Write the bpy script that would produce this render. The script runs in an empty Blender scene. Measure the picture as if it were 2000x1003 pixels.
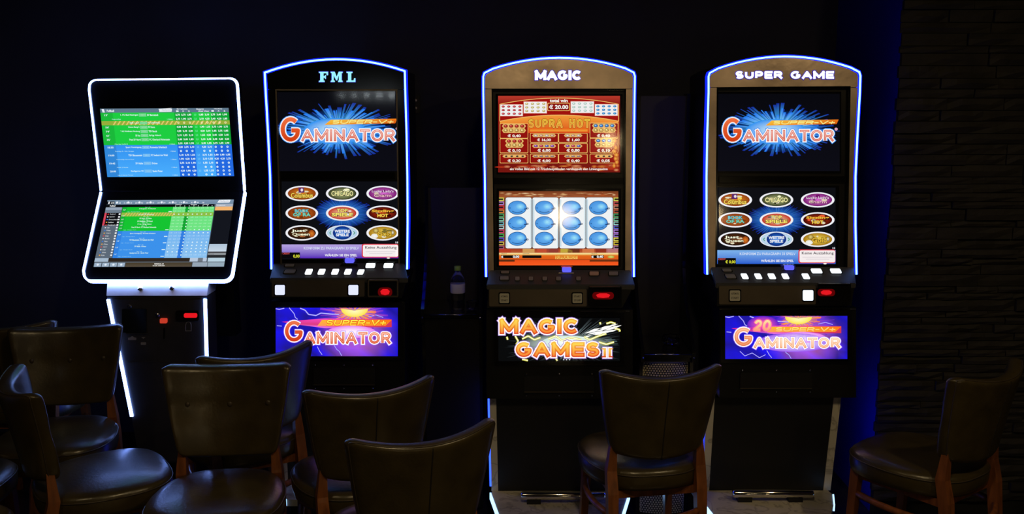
import bpy, bmesh, math, random
from mathutils import Vector, Matrix

S = bpy.context.scene
COL = S.collection
R = math.radians
rnd = random.Random(7)

# ---------------------------------------------------------------- camera, world, lights, exposure
CAM_H = 1.85
FPX = 1800.0
TH = math.atan(298 / 1800)
cd = bpy.data.cameras.new('camera')
cd.sensor_width = 36
cd.lens = 36 * FPX / 2000
cd.clip_start = .05
cam = bpy.data.objects.new('camera', cd)
cam.location = (0, 0, CAM_H)
cam.rotation_euler = (math.pi / 2 - TH, 0, 0)
COL.objects.link(cam)
S.camera = cam

w = bpy.data.worlds.new('world')
w.use_nodes = True
w.node_tree.nodes['Background'].inputs[0].default_value = (.5, .45, .4, 1)
w.node_tree.nodes['Background'].inputs[1].default_value = 0.004
S.world = w


def area(name, loc, size, power, color, target=None, spread=180):
    l = bpy.data.lights.new(name, 'AREA')
    l.shape = 'DISK'
    l.size = size
    l.energy = power
    l.color = color
    l.spread = R(spread)
    o = bpy.data.objects.new(name, l)
    o.location = loc
    if target:
        o.rotation_euler = (Vector(target) - Vector(loc)).to_track_quat('-Z', 'Y').to_euler()
    COL.objects.link(o)
    return o


def bulb(name, loc, radius, power, color):
    l = bpy.data.lights.new(name, 'POINT')
    l.shadow_soft_size = radius
    l.energy = power
    l.color = color
    o = bpy.data.objects.new(name, l)
    o.location = loc
    COL.objects.link(o)
    return o


WARM = (1.0, .74, .38)
area('ceiling_downlight', (.2, 1.2, 2.9), .14, 13, WARM)
area('ceiling_downlight', (1.9, 1.5, 2.9), .14, 12, WARM)
area('ceiling_downlight', (-1.7, 1.4, 2.9), .14, 4.5, WARM)
bulb('table_lamp_bulb', (.52, -1.5, 1.12), .10, 5.5, WARM)
bulb('table_lamp_bulb', (1.99, -1.5, 1.14), .10, 5.5, WARM)
bulb('wall_lamp_bulb', (.98, -1.5, 1.86), .08, 3, WARM)

for i in range(5):
    l = area('bar_spot', (-1.74 + .128 * i, -1.5, 2.33), .045, .035 + .012 * i, (.85, .95, 1.0), (-.6, 4, 1.9))
    l.data.shape = 'SQUARE'

S.view_settings.view_transform = 'Standard'
S.view_settings.look = 'None'
S.view_settings.exposure = 0
S.view_settings.gamma = 1
S.view_settings.use_curve_mapping = False


# ---------------------------------------------------------------- measuring helpers
C_, S_ = math.cos(TH), math.sin(TH)


def ray(px, py):
    x = (px - 1000) / FPX
    y = -(py - 501.5) / FPX
    return Vector((x, C_ + y * S_, -S_ + y * C_))


CAMV = Vector((0, 0, CAM_H))


class Plane:
    """a real plane of the scene; P() gives the point of it seen at a photo pixel"""
    def __init__(s, p0, n):
        s.p0 = Vector(p0)
        s.n = Vector(n).normalized()

    def P(s, px, py, off=0.0):
        d = ray(px, py)
        t = (s.p0 + s.n * off - CAMV).dot(s.n) / d.dot(s.n)
        return CAMV + d * t


def vplane(Y, lean=0.0, z0=1.19):
    return Plane((0, Y, z0), (0, -math.cos(R(lean)), math.sin(R(lean))))


def zplane(Z):
    return Plane((0, 0, Z), (0, 0, 1))


# ---------------------------------------------------------------- materials
def lin(c):
    return tuple((v / 255 / 12.92 if v / 255 <= .04045 else ((v / 255 + .055) / 1.055) ** 2.4) for v in c)


def mat(name, col, rough=.5, metal=0, noise=0, nscale=20, bump=0, bscale=200, spec=.5, coat=0, aniso=0, stretch=(1, 1, 1)):
    m = bpy.data.materials.new(name)
    m.use_nodes = True
    nt = m.node_tree
    b = nt.nodes['Principled BSDF']
    b.inputs['Base Color'].default_value = (*col, 1)
    b.inputs['Roughness'].default_value = rough
    b.inputs['Metallic'].default_value = metal
    b.inputs['Specular IOR Level'].default_value = spec
    b.inputs['Coat Weight'].default_value = coat
    b.inputs['Coat Roughness'].default_value = .15
    tc = nt.nodes.new('ShaderNodeTexCoord')
    mp = nt.nodes.new('ShaderNodeMapping')
    mp.inputs['Scale'].default_value = stretch
    nt.links.new(tc.outputs['Object'], mp.inputs[0])
    if noise:
        n = nt.nodes.new('ShaderNodeTexNoise')
        n.inputs['Scale'].default_value = nscale
        n.inputs['Detail'].default_value = 5
        r = nt.nodes.new('ShaderNodeValToRGB')
        r.color_ramp.elements[0].position = .3
        r.color_ramp.elements[1].position = .7
        r.color_ramp.elements[0].color = (*[v * (1 - noise) for v in col], 1)
        r.color_ramp.elements[1].color = (*[min(1, v * (1 + noise)) for v in col], 1)
        nt.links.new(mp.outputs[0], n.inputs['Vector'])
        nt.links.new(n.outputs[0], r.inputs[0])
        nt.links.new(r.outputs[0], b.inputs['Base Color'])
    if bump:
        n2 = nt.nodes.new('ShaderNodeTexNoise')
        n2.inputs['Scale'].default_value = bscale
        n2.inputs['Detail'].default_value = 4
        bp = nt.nodes.new('ShaderNodeBump')
        bp.inputs['Strength'].default_value = bump
        bp.inputs['Distance'].default_value = .004
        nt.links.new(mp.outputs[0], n2.inputs['Vector'])
        nt.links.new(n2.outputs[0], bp.inputs['Height'])
        nt.links.new(bp.outputs[0], b.inputs['Normal'])
    return m


def emit(name, col, strength):
    m = bpy.data.materials.new(name)
    m.use_nodes = True
    nt = m.node_tree
    nt.nodes.clear()
    e = nt.nodes.new('ShaderNodeEmission')
    e.inputs[0].default_value = (*col, 1)
    e.inputs[1].default_value = strength
    o = nt.nodes.new('ShaderNodeOutputMaterial')
    nt.links.new(e.outputs[0], o.inputs[0])
    return m


def print_mat(name, gain):
    m = bpy.data.materials.new(name)
    m.use_nodes = True
    nt = m.node_tree
    nt.nodes.clear()
    a = nt.nodes.new('ShaderNodeVertexColor')
    a.layer_name = 'col'
    e = nt.nodes.new('ShaderNodeEmission')
    e.inputs[1].default_value = gain
    o = nt.nodes.new('ShaderNodeOutputMaterial')
    nt.links.new(a.outputs[0], e.inputs[0])
    nt.links.new(e.outputs[0], o.inputs[0])
    return m


def pane_mat(name, rough=.03, ior=1.5, tint=(1, 1, 1)):
    m = bpy.data.materials.new(name)
    m.use_nodes = True
    nt = m.node_tree
    nt.nodes.clear()
    t = nt.nodes.new('ShaderNodeBsdfTransparent')
    t.inputs[0].default_value = (*tint, 1)
    g = nt.nodes.new('ShaderNodeBsdfGlossy')
    g.inputs['Roughness'].default_value = rough
    f = nt.nodes.new('ShaderNodeFresnel')
    f.inputs[0].default_value = ior
    mx = nt.nodes.new('ShaderNodeMixShader')
    o = nt.nodes.new('ShaderNodeOutputMaterial')
    nt.links.new(f.outputs[0], mx.inputs[0])
    nt.links.new(t.outputs[0], mx.inputs[1])
    nt.links.new(g.outputs[0], mx.inputs[2])
    nt.links.new(mx.outputs[0], o.inputs[0])
    return m


def glass_mat(name, col=(1, 1, 1), rough=.02):
    m = bpy.data.materials.new(name)
    m.use_nodes = True
    b = m.node_tree.nodes['Principled BSDF']
    b.inputs['Base Color'].default_value = (*col, 1)
    b.inputs['Transmission Weight'].default_value = 1
    b.inputs['Roughness'].default_value = rough
    b.inputs['IOR'].default_value = 1.45
    return m


def marble_mat():
    m = mat('marble', (.62, .58, .50), .3)
    nt = m.node_tree
    b = nt.nodes['Principled BSDF']
    tc = nt.nodes.new('ShaderNodeTexCoord')
    n = nt.nodes.new('ShaderNodeTexNoise')
    n.inputs['Scale'].default_value = 5
    n.inputs['Detail'].default_value = 7
    n.inputs['Distortion'].default_value = 1.6
    r = nt.nodes.new('ShaderNodeValToRGB')
    e = r.color_ramp.elements
    e[0].position = .47
    e[0].color = (.60, .56, .48, 1)
    e[1].position = .53
    e[1].color = (.62, .58, .50, 1)
    k = r.color_ramp.elements.new(.50)
    k.color = (.36, .33, .28, 1)
    nt.links.new(tc.outputs['Object'], n.inputs['Vector'])
    nt.links.new(n.outputs[0], r.inputs[0])
    nt.links.new(r.outputs[0], b.inputs['Base Color'])
    return m


M = dict(
    wall=mat('dark_painted_wall', (.020, .021, .040), .75, noise=.15, nscale=3, bump=.2, bscale=60),
    wall_smooth=mat('smooth_wall_blue_spill', (.010, .014, .32), .55),  # blue LED spill put into the base colour of the smooth wall
    floor=mat('dark_floor', (.018, .017, .018), .25, noise=.3, nscale=6),
    ceiling=mat('dark_ceiling', (.02, .02, .02), .9),
    stone=mat('dark_slate_stone', (.013, .011, .009), .75, noise=.5, nscale=9, bump=.8, bscale=40),
    joint=mat('dark_mortar', (.004, .004, .004), .95),
    black=mat('black_lacquered_metal', (.005, .005, .006), .33, bump=.05),
    blackmat=mat('black_matt_plastic', (.005, .005, .006), .5),
    gloss=mat('black_gloss_plastic', (.006, .006, .007), .12),
    desk=mat('dark_grey_desk_plastic', (.045, .046, .055), .42, bump=.1, bscale=400),
    steel=mat('brushed_steel', (.74, .58, .46), .33, metal=1, noise=.30, nscale=6, bump=.5, bscale=7),
    collar=mat('satin_steel', (.90, .82, .70), .45, metal=.6, noise=.1, nscale=9),
    bronze=mat('brushed_dark_steel', (.24, .20, .155), .42, metal=1, noise=.12, nscale=6),
    chrome=mat('chrome', (.80, .78, .75), .12, metal=1),
    panel=mat('anthracite_steel_panel', (.05, .048, .048), .5, metal=.3, noise=.1),
    leather=mat('dark_brown_leather', (.050, .037, .013), .30, noise=.25, nscale=12, bump=.16, bscale=90, spec=.6, coat=.1),
    seam=mat('dark_thread_seam', (.012, .009, .006), .6),
    piping=mat('leather_piping', (.055, .042, .028), .33),
    wood=mat('reddish_stained_wood', (.21, .068, .020), .33, noise=.35, nscale=9, stretch=(6, 6, 1), coat=.2),
    marble=marble_mat(),
    bill=emit('red_bill_slot_light', (1.0, .012, .02), .8),
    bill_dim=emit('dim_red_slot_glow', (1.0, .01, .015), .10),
    redlamp=emit('red_slot_lamp', (1, .08, .04), .55),
    btn_lit=emit('lit_button_face', (.86, .93, 1.0), 1.5),
    btn_square=emit('lit_square_button', (.72, .76, 1.0), 1.1),
    btn_cream=mat('cream_button_cap', (.62, .60, .52), .4),
    btn_grey=mat('unlit_grey_button', (.22, .21, .21), .35),
    btn_red=mat('unlit_pale_red_button', (.50, .33, .28), .35),
    ink=mat('button_ink', (.03, .03, .03), .6),
    jewel=emit('blue_lit_jewel', (.12, .12, 1.0), 1.1),
    led_w=emit('white_blue_led_strip', (.20, .34, 1.0), 15.0),
    led_b=emit('cyan_blue_led_strip', (.15, .42, 1.0), 5.0),
    led_halo=emit('blue_led_halo', (.003, .010, 1.0), 2.6),  # emission that imitates the blue halo around the LED lines
    led_base=emit('blue_base_led', (.015, .05, 1.0), 5),
    led_foot=emit('light_blue_foot_led', (.3, .55, 1.0), 2.6),
    led_letter=emit('cyan_lit_letter', (.30, .80, 1.0), 1.15),
    led_letter_w=emit('white_lit_letter', (.88, .88, 1.0), 1.25),
    letter_edge=emit('violet_letter_edge', (.07, .03, .85), .5),
    glass=pane_mat('screen_cover_glass', .065),
    glass_up=pane_mat('screen_cover_glass_soft', .06),
    clear=glass_mat('clear_glass'),
    pet=glass_mat('clear_plastic_bottle', (.96, .98, 1), .03),
    label=mat('pale_paper_label', (.62, .62, .64), .5),
    cap=mat('yellow_green_cap', (.30, .52, .05), .4),
    cream=mat('cream_liner', (.85, .75, .5), .6),
    brass=mat('brass_strip', (.75, .58, .28), .3, metal=1),
    screen=print_mat('lit_screen_picture', 1.0),
    poster=print_mat('backlit_poster_print', 1.15),
    decal=mat('pale_printed_mark', (.30, .29, .28), .6),
)


# ---------------------------------------------------------------- object helpers
def link(name, me, m, parent=None, root_loc=None, smooth=False):
    o = bpy.data.objects.new(name, me)
    COL.objects.link(o)
    if m is not None and not me.materials:
        me.materials.append(m)
    if smooth:
        me.polygons.foreach_set('use_smooth', [True] * len(me.polygons))
    if parent is not None:
        o.parent = parent
    return o


def abs_loc(p):
    v = Vector((0, 0, 0))
    while p is not None:
        v += p.location
        p = p.parent
    return v


def mesh(name, vs, fs, m, parent=None, smooth=False):
    """vs are world coordinates, moved into the frame of the (unrotated) parent"""
    o0 = abs_loc(parent)
    me = bpy.data.meshes.new(name)
    me.from_pydata([tuple(Vector(v) - o0) for v in vs], [], fs)
    bm = bmesh.new()
    bm.from_mesh(me)
    bmesh.ops.recalc_face_normals(bm, faces=bm.faces)
    bm.to_mesh(me)
    bm.free()
    me.update()
    return link(name, me, m, parent, smooth=smooth)


def empty(name, loc, label, cat, group=None, rz=0):
    o = bpy.data.objects.new(name, None)
    o.location = loc
    o.rotation_euler = (0, 0, rz)
    o.empty_display_size = .1
    COL.objects.link(o)
    o['label'] = label
    o['category'] = cat
    if group:
        o['group'] = group
    return o


def boxdata(x0, x1, y0, y1, z0, z1):
    vs = [(x, y, z) for x in (x0, x1) for y in (y0, y1) for z in (z0, z1)]
    fs = [(0, 1, 3, 2), (4, 6, 7, 5), (0, 4, 5, 1), (2, 3, 7, 6), (0, 2, 6, 4), (1, 5, 7, 3)]
    return vs, fs


def bevel(o, wd, seg=2):
    me = o.data
    bm = bmesh.new()
    bm.from_mesh(me)
    bmesh.ops.bevel(bm, geom=list(bm.edges), offset=wd, segments=seg, affect='EDGES', clamp_overlap=True)
    bm.to_mesh(me)
    bm.free()
    return o


def box(name, x0, x1, y0, y1, z0, z1, m, parent=None, bv=0):
    o = mesh(name, *boxdata(x0, x1, y0, y1, z0, z1), m, parent)
    if bv:
        bevel(o, bv)
    return o


def prism(name, pts, vec, m, parent=None, bv=0, smooth=False):
    """pts: front outline (world), vec: extrusion"""
    n = len(pts)
    vec = Vector(vec)
    vs = [Vector(p) for p in pts] + [Vector(p) + vec for p in pts]
    fs = [tuple(range(n)), tuple(range(2 * n - 1, n - 1, -1))]
    fs += [(i, (i + 1) % n, n + (i + 1) % n, n + i) for i in range(n)]
    o = mesh(name, vs, fs, m, parent, smooth=smooth)
    if bv:
        bevel(o, bv)
    return o


def slab(name, pl, px, d0, d1, m, parent=None, bv=0):
    """a plate with its face seen at the photo outline px, lying off the plane from d0 (face) to d1 (back)"""
    return prism(name, [pl.P(x, y, d0) for x, y in px], pl.n * (d1 - d0), m, parent, bv)


def rrect(x0, y0, x1, y1, r, seg=4):
    out = []
    for cx, cy, a in ((x1 - r, y0 + r, -90), (x1 - r, y1 - r, 0), (x0 + r, y1 - r, 90), (x0 + r, y0 + r, 180)):
        for k in range(seg + 1):
            t = R(a + 90 * k / seg)
            out.append((cx + r * math.cos(t), cy + r * math.sin(t)))
    return out


def frame_strip(name, pts, n, wd, depth, m, parent, closed=True, inward=True, front=0.0):
    """a ribbon with width in the plane and depth behind it, following pts"""
    k = len(pts)
    n = Vector(n).normalized()
    cen = sum((Vector(p) for p in pts), Vector()) / k
    vs, fs = [], []
    for i, p in enumerate(pts):
        p = Vector(p)
        a = Vector(pts[i - 1]) if (closed or i > 0) else None
        b = Vector(pts[(i + 1) % k]) if (closed or i < k - 1) else None
        t1 = (p - a).normalized() if a is not None else (b - p).normalized()
        t2 = (b - p).normalized() if b is not None else t1
        t = (t1 + t2).normalized()
        q = n.cross(t).normalized()
        if inward and q.dot(cen - p) < 0 and closed:
            q = -q
        mi = 1 / max(.5, t.dot(t1))
        if closed:
            o1, o2 = p, p + q * wd * mi
        else:
            o1, o2 = p - q * wd * .5 * mi, p + q * wd * .5 * mi
        vs += [o1 + n * front, o2 + n * front, o2 + n * (front - depth), o1 + n * (front - depth)]
    for i in range(k if closed else k - 1):
        a, b = 4 * i, 4 * ((i + 1) % k)
        for j in range(4):
            fs.append((a + j, a + (j + 1) % 4, b + (j + 1) % 4, b + j))
    if not closed:
        fs += [(0, 1, 2, 3), (4 * k - 4, 4 * k - 3, 4 * k - 2, 4 * k - 1)]
    return mesh(name, vs, fs, m, parent)


def tubedata(pts, r, seg=8, flat=None):
    vs, fs = [], []
    k = len(pts)
    for i, p in enumerate(pts):
        p = Vector(p)
        a = Vector(pts[max(0, i - 1)])
        b = Vector(pts[min(k - 1, i + 1)])
        t = (b - a).normalized()
        up = Vector((0, 0, 1)) if abs(t.z) < .9 else Vector((0, 1, 0))
        u = t.cross(up).normalized()
        v = u.cross(t).normalized()
        rr = r[i] if isinstance(r, (list, tuple)) else r
        rx, ry = (rr, rr) if flat is None else (rr * flat[0], rr * flat[1])
        for j in range(seg):
            an = 2 * math.pi * (j + .5) / seg
            vs.append(p + u * math.cos(an) * rx + v * math.sin(an) * ry)
    for i in range(k - 1):
        for j in range(seg):
            fs.append((i * seg + j, i * seg + (j + 1) % seg, (i + 1) * seg + (j + 1) % seg, (i + 1) * seg + j))
    fs += [tuple(range(seg)), tuple(range((k - 1) * seg, k * seg))]
    return vs, fs


def tube(name, pts, r, m, parent=None, seg=8, flat=None, smooth=True):
    return mesh(name, *tubedata(pts, r, seg, flat), m, parent, smooth=smooth)


def lathe(name, prof, cx, cy, m, parent=None, seg=24, smooth=True, wob=None):
    vs, fs = [], []
    for r_, z in prof:
        for j in range(seg):
            a = 2 * math.pi * j / seg
            q = r_ * (1 + (wob(a, z) if wob else 0))
            vs.append((cx + q * math.cos(a), cy + q * math.sin(a), z))
    for i in range(len(prof) - 1):
        for j in range(seg):
            fs.append((i * seg + j, i * seg + (j + 1) % seg, (i + 1) * seg + (j + 1) % seg, (i + 1) * seg + j))
    fs.append(tuple(range(seg)))
    fs.append(tuple(range((len(prof) - 1) * seg, len(prof) * seg)))
    return mesh(name, vs, fs, m, parent, smooth=smooth)


# ---------------------------------------------------------------- printed pictures (screens, posters)
_tx = {}


def text_mesh(s, offset=0.0, shear=0.0, res=2):
    key = (s, offset, shear, res)
    if key in _tx:
        return _tx[key]
    cu = bpy.data.curves.new('t', 'FONT')
    cu.body = s
    cu.offset = offset
    cu.shear = shear
    cu.resolution_u = res
    cu.fill_mode = 'FRONT'
    ob = bpy.data.objects.new('t', cu)
    COL.objects.link(ob)
    dg = bpy.context.evaluated_depsgraph_get()
    me = ob.evaluated_get(dg).to_mesh()
    vs = [(v.co.x, v.co.y) for v in me.vertices]
    fs = [tuple(p.vertices) for p in me.polygons]
    ob.evaluated_get(dg).to_mesh_clear()
    bpy.data.objects.remove(ob)
    bpy.data.curves.remove(cu)
    _tx[key] = (vs, fs)
    return vs, fs


def text_box(s, offset=0.0, shear=0.0):
    vs, _ = text_mesh(s, 0.0, shear)
    xs = [v[0] for v in vs]
    ys = [v[1] for v in vs]
    return min(xs), max(xs), min(ys), max(ys)


class Canvas:
    def __init__(s, fn, base=.0006, step=.00014):
        s.fn = fn
        s.base, s.step = base, step
        s.vs, s.fs, s.cs = [], [], []

    def _add(s, pts, faces, cols, layer):
        i0 = len(s.vs)
        off = s.base + s.step * layer
        s.vs += [s.fn(x, y, off) for x, y in pts]
        for f in faces:
            s.fs.append(tuple(i0 + i for i in f))
            s.cs.append([cols[i] for i in f])

    def poly(s, pts, col, layer=1):
        cols = col if isinstance(col, list) else [col] * len(pts)
        s._add(pts, [tuple(range(len(pts)))], cols, layer)

    def rect(s, x0, y0, x1, y1, col, layer=1, col2=None, hor=False):
        c2 = col2 or col
        cols = [col, col, c2, c2] if not hor else [col, c2, c2, col]
        s.poly([(x0, y0), (x1, y0), (x1, y1), (x0, y1)], cols, layer)

    def round(s, x0, y0, x1, y1, r, col, layer=1):
        s.poly(rrect(x0, y0, x1, y1, r), col, layer)

    def ell(s, cx, cy, rx, ry, col, layer=1, cin=None, seg=28, clipx=None):
        pts = [(cx, cy)] + [(cx + rx * math.cos(2 * math.pi * i / seg), cy + ry * math.sin(2 * math.pi * i / seg)) for i in range(seg)]
        if clipx:
            pts = [(min(x, clipx), y) for x, y in pts]
        s._add(pts, [(0, 1 + i, 1 + (i + 1) % seg) for i in range(seg)], [cin or col] + [col] * seg, layer)

    def line(s, pts, wd, col, layer=1):
        for (x0, y0), (x1, y1) in zip(pts[:-1], pts[1:]):
            d = math.hypot(x1 - x0, y1 - y0) or 1
            nx, ny = -(y1 - y0) / d * wd / 2, (x1 - x0) / d * wd / 2
            s.poly([(x0 + nx, y0 + ny), (x1 + nx, y1 + ny), (x1 - nx, y1 - ny), (x0 - nx, y0 - ny)], col, layer)

    def text(s, t, x0, y0, x1, y1, col, layer=2, col2=None, offset=0.0, shear=0.0, clipx=None):
        """fit the glyph box of t into the box (y0 top, y1 bottom)"""
        bx0, bx1, by0, by1 = text_box(t, 0, shear)
        vs, fs = text_mesh(t, offset, shear)
        kx = (x1 - x0) / max(1e-6, bx1 - bx0)
        ky = (y1 - y0) / max(1e-6, by1 - by0)
        pts = [(x0 + (x - bx0) * kx, y1 - (y - by0) * ky) for x, y in vs]
        if clipx:
            pts = [(min(x, clipx), y) for x, y in pts]
        c2 = col2 or col
        cols = []
        for x, y in vs:
            k = min(1, max(0, (by1 - y) / (by1 - by0)))
            cols.append(tuple(a + (b - a) * k for a, b in zip(col, c2)))
        s._add(pts, fs, cols, layer)

    def burst(s, cx, cy, rx, ry, n, layer, c_in, c_out, seed=1, clip=None, r0=.15, wid=1.0):
        g = random.Random(seed)
        for i in range(n):
            a = 2 * math.pi * (i + g.random() * .8) / n
            L = .55 + .45 * g.random() ** .7
            wv = (.3 + .9 * g.random()) * math.pi / n * wid
            P = []
            for da, q in ((-wv, r0), (wv, r0), (wv * .5, L), (-wv * .5, L)):
                P.append((cx + rx * q * math.cos(a + da), cy + ry * q * math.sin(a + da)))
            if clip:
                P = [(min(max(x, clip[0]), clip[2]), min(max(y, clip[1]), clip[3])) for x, y in P]
            b = .75 + .25 * g.random()
            ci = tuple(v * b for v in c_in)
            s.poly(P, [ci, ci, c_out, c_out], layer + (i % 3))

    def build(s, name, m, parent):
        o0 = abs_loc(parent)
        me = bpy.data.meshes.new(name)
        me.from_pydata([tuple(v - o0) for v in s.vs], [], s.fs)
        ca = me.color_attributes.new('col', 'FLOAT_COLOR', 'CORNER')
        flat = []
        for c in s.cs:
            for v in c:
                flat += [*lin(v), 1.0]
        ca.data.foreach_set('color', flat)
        return link(name, me, m, parent)


# heavy lettering drawn as strokes: letters as centre lines in a unit box, (width, [polylines])
def _arc(cx, cy, rx, ry, a0, a1, n=10):
    return [(cx + rx * math.cos(R(a0 + (a1 - a0) * i / n)), cy - ry * math.sin(R(a0 + (a1 - a0) * i / n))) for i in range(n + 1)]


GLY = {
    'A': (1.0, [[(0, 1), (.5, 0), (1, 1)], [(.22, .68), (.78, .68)]]),
    'C': (.95, [_arc(.5, .5, .5, .5, 45, 315, 16)]),
    'E': (.75, [[(1, 0), (0, 0), (0, 1), (1, 1)], [(0, .5), (.9, .5)]]),
    'G': (1.0, [_arc(.5, .5, .5, .5, 50, 330, 16) + [(.97, .55), (.58, .55)]]),
    'H': (.85, [[(0, 0), (0, 1)], [(1, 0), (1, 1)], [(0, .5), (1, .5)]]),
    'I': (.02, [[(.5, 0), (.5, 1)]]),
    'L': (.7, [[(0, 0), (0, 1), (1, 1)]]),
    'M': (1.15, [[(0, 1), (0, 0)], [(0, 0), (.5, .85), (1, 0)], [(1, 0), (1, 1)]]),
    'N': (.9, [[(0, 1), (0, 0), (1, 1), (1, 0)]]),
    'O': (1.0, [_arc(.5, .5, .5, .5, 0, 360, 20)]),
    'P': (.75, [[(0, 1), (0, 0), (.6, 0)] + _arc(.6, .28, .4, .28, 90, -90, 8) + [(0, .56)]]),
    'R': (.8, [[(0, 1), (0, 0), (.6, 0)] + _arc(.6, .27, .4, .27, 90, -90, 8) + [(0, .54)], [(.55, .54), (1, 1)]]),
    'S': (.75, [_arc(.5, .26, .48, .26, 30, 250, 10) + _arc(.5, .75, .5, .25, 80, -150, 10)]),
    'T': (.8, [[(0, 0), (1, 0)], [(.5, 0), (.5, 1)]]),
    'U': (.85, [[(0, 0), (0, .6)] + _arc(.5, .6, .5, .4, 180, 360, 10) + [(1, 0)]]),
    'V': (.9, [[(0, 0), (.5, 1), (1, 0)]]),
    '+': (.7, [[(.5, .2), (.5, .9)], [(.05, .55), (.95, .55)]]),
    '-': (.4, [[(0, .55), (1, .55)]]),
    '2': (.75, [_arc(.5, .3, .48, .3, 170, -30, 8) + [(0, 1), (1, 1)]]),
    '0': (.8, [_arc(.5, .5, .5, .5, 0, 360, 16)]),
    ' ': (.45, []),
}


def stroke_word(t, x0, y0, x1, y1, th, gap=1.35, shear=0.0):
    """centre lines of the word fitted into the box; th is the stroke weight the box allows for"""
    hh = (y1 - y0) - th
    adv, tot = [], 0
    unit = sum(GLY[c][0] for c in t)
    gaps = (len(t) - 1) * gap * th
    kx = max(.1, (x1 - x0 - th - gaps)) / unit
    out = []
    x = x0 + th / 2
    for c in t:
        w_, pls = GLY[c]
        for pl_ in pls:
            out.append([(x + u * w_ * kx + shear * (1 - v) * hh, y0 + th / 2 + v * hh) for u, v in pl_])
        x += w_ * kx + gap * th
    return out


def stroke_poly(lines, wd, join=8):
    """quads along the lines with discs at the bends"""
    vs, fs = [], []
    for ln in lines:
        for i, ((xa, ya), (xb, yb)) in enumerate(zip(ln[:-1], ln[1:])):
            d = math.hypot(xb - xa, yb - ya) or 1e-6
            ux, uy = (xb - xa) / d, (yb - ya) / d
            e0 = wd * .5 if i == 0 else 0
            e1 = wd * .5 if i == len(ln) - 2 else 0
            if len(ln) > 8:
                e0 = e0 * .2
                e1 = e1 * .2
            nx, ny = -uy * wd / 2, ux * wd / 2
            k = len(vs)
            vs += [(xa - ux * e0 + nx, ya - uy * e0 + ny), (xb + ux * e1 + nx, yb + uy * e1 + ny), (xb + ux * e1 - nx, yb + uy * e1 - ny), (xa - ux * e0 - nx, ya - uy * e0 - ny)]
            fs.append((k, k + 1, k + 2, k + 3))
        for (xa, ya) in ln[1:-1]:
            k = len(vs)
            vs += [(xa + wd / 2 * math.cos(2 * math.pi * j / join), ya + wd / 2 * math.sin(2 * math.pi * j / join)) for j in range(join)]
            fs.append(tuple(range(k, k + join)))
    return vs, fs


def word(cv, t, box_, th, wd, col, layer, col2=None, gap=1.35, shear=0.0, clipx=None, dx=0, dy=0):
    vs, fs = stroke_poly(stroke_word(t, *box_, th, gap, shear), wd)
    if clipx:
        vs = [(min(x, clipx), y) for x, y in vs]
    vs = [(x + dx, y + dy) for x, y in vs]
    c2 = col2 or col
    cols = []
    for x, y in vs:
        k = min(1, max(0, (y - box_[1]) / (box_[3] - box_[1])))
        cols.append(tuple(a + (b - a) * k for a, b in zip(col, c2)))
    cv._add(vs, fs, cols, layer)


def quad_map(pl, TL, TR, BR, BL):
    """maps (0..1000, 0..1000) onto the four screen corners lying in the plane"""
    a, b, c, d = [pl.P(*q) for q in (TL, TR, BR, BL)]

    def fn(x, y, off):
        u, v = x / 1000, y / 1000
        return (a * (1 - u) + b * u) * (1 - v) + (d * (1 - u) + c * u) * v + pl.n * off
    return fn


# ================================================================= THE SETTING
Y_BACK = 4.80
XS = 1.648
YS = 4.0


def struct(o):
    o['kind'] = 'structure'
    return o


struct(box('floor', -4, 3.6, -3, Y_BACK, -.1, 0, M['floor']))
struct(box('ceiling', -4, 3.6, -3, Y_BACK, 3.0, 3.1, M['ceiling']))
struct(box('wall_back', -4, 3.6, Y_BACK, Y_BACK + .1, -.1, 3.1, M['wall']))
struct(box('wall_left', -4.1, -4, -3, Y_BACK + .1, -.1, 3.1, M['wall']))
struct(box('wall_side', 3.6, 3.7, -3, Y_BACK + .1, -.1, 3.1, M['wall']))
struct(box('wall_front', -4.1, 3.7, -3.1, -3, -.1, 3.1, M['wall']))
wr = struct(box('wall_right', XS, 3.6, YS, Y_BACK, 0, 3.0, M['wall_smooth']))
box('mortar_bed', XS, 3.6, YS - .003, YS, 0, 3.0, M['joint'], wr)
# rough-split stone courses on the front of the projecting wall
g = random.Random(11)
z = .06
stones = []
while z < 2.46:
    h = g.choice((.030, .038, .045, .052))
    x = XS + g.uniform(-.012, .004)
    while x < 2.5:
        L = g.uniform(.16, .42)
        x1 = min(x + L, 2.75)
        nx, nz = 4, 2
        d = g.uniform(.012, .036)
        vs, fs = [], []
        for j in range(nz + 1):
            for i in range(nx + 1):
                edge = i in (0, nx) or j in (0, nz)
                vs.append((x + .002 + (x1 - x - .004) * i / nx, YS - (d - .006 if edge else d) + g.uniform(-.004, .004),
                           z + .0015 + (h - .003) * j / nz + (0 if j in (0, nz) else g.uniform(-.004, .004))))
        for j in range(nz):
            for i in range(nx):
                a = j * (nx + 1) + i
                fs.append((a, a + 1, a + nx + 2, a + nx + 1))
        k = len(vs)
        c = [0, nx, (nz + 1) * (nx + 1) - 1, nz * (nx + 1)]
        for q in c:
            vs.append((vs[q][0], YS, vs[q][2]))
        top = [nz * (nx + 1) + i for i in range(nx + 1)]
        bot = list(range(nx + 1))
        fs.append(tuple(bot[::-1] + [k, k + 1]))
        fs.append(tuple(top + [k + 2, k + 3]))
        fs.append((0, nx + 1, 2 * (nx + 1), k + 3, k))
        fs.append((nx, 2 * nx + 1, 3 * nx + 2, k + 2, k + 1))
        mesh('stone', vs, fs, M['stone'], wr)
        x = x1
    z += h
tr = struct(box('baseboard_back', -4, XS, Y_BACK - .015, Y_BACK, 0, .09, M['blackmat']))


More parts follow.
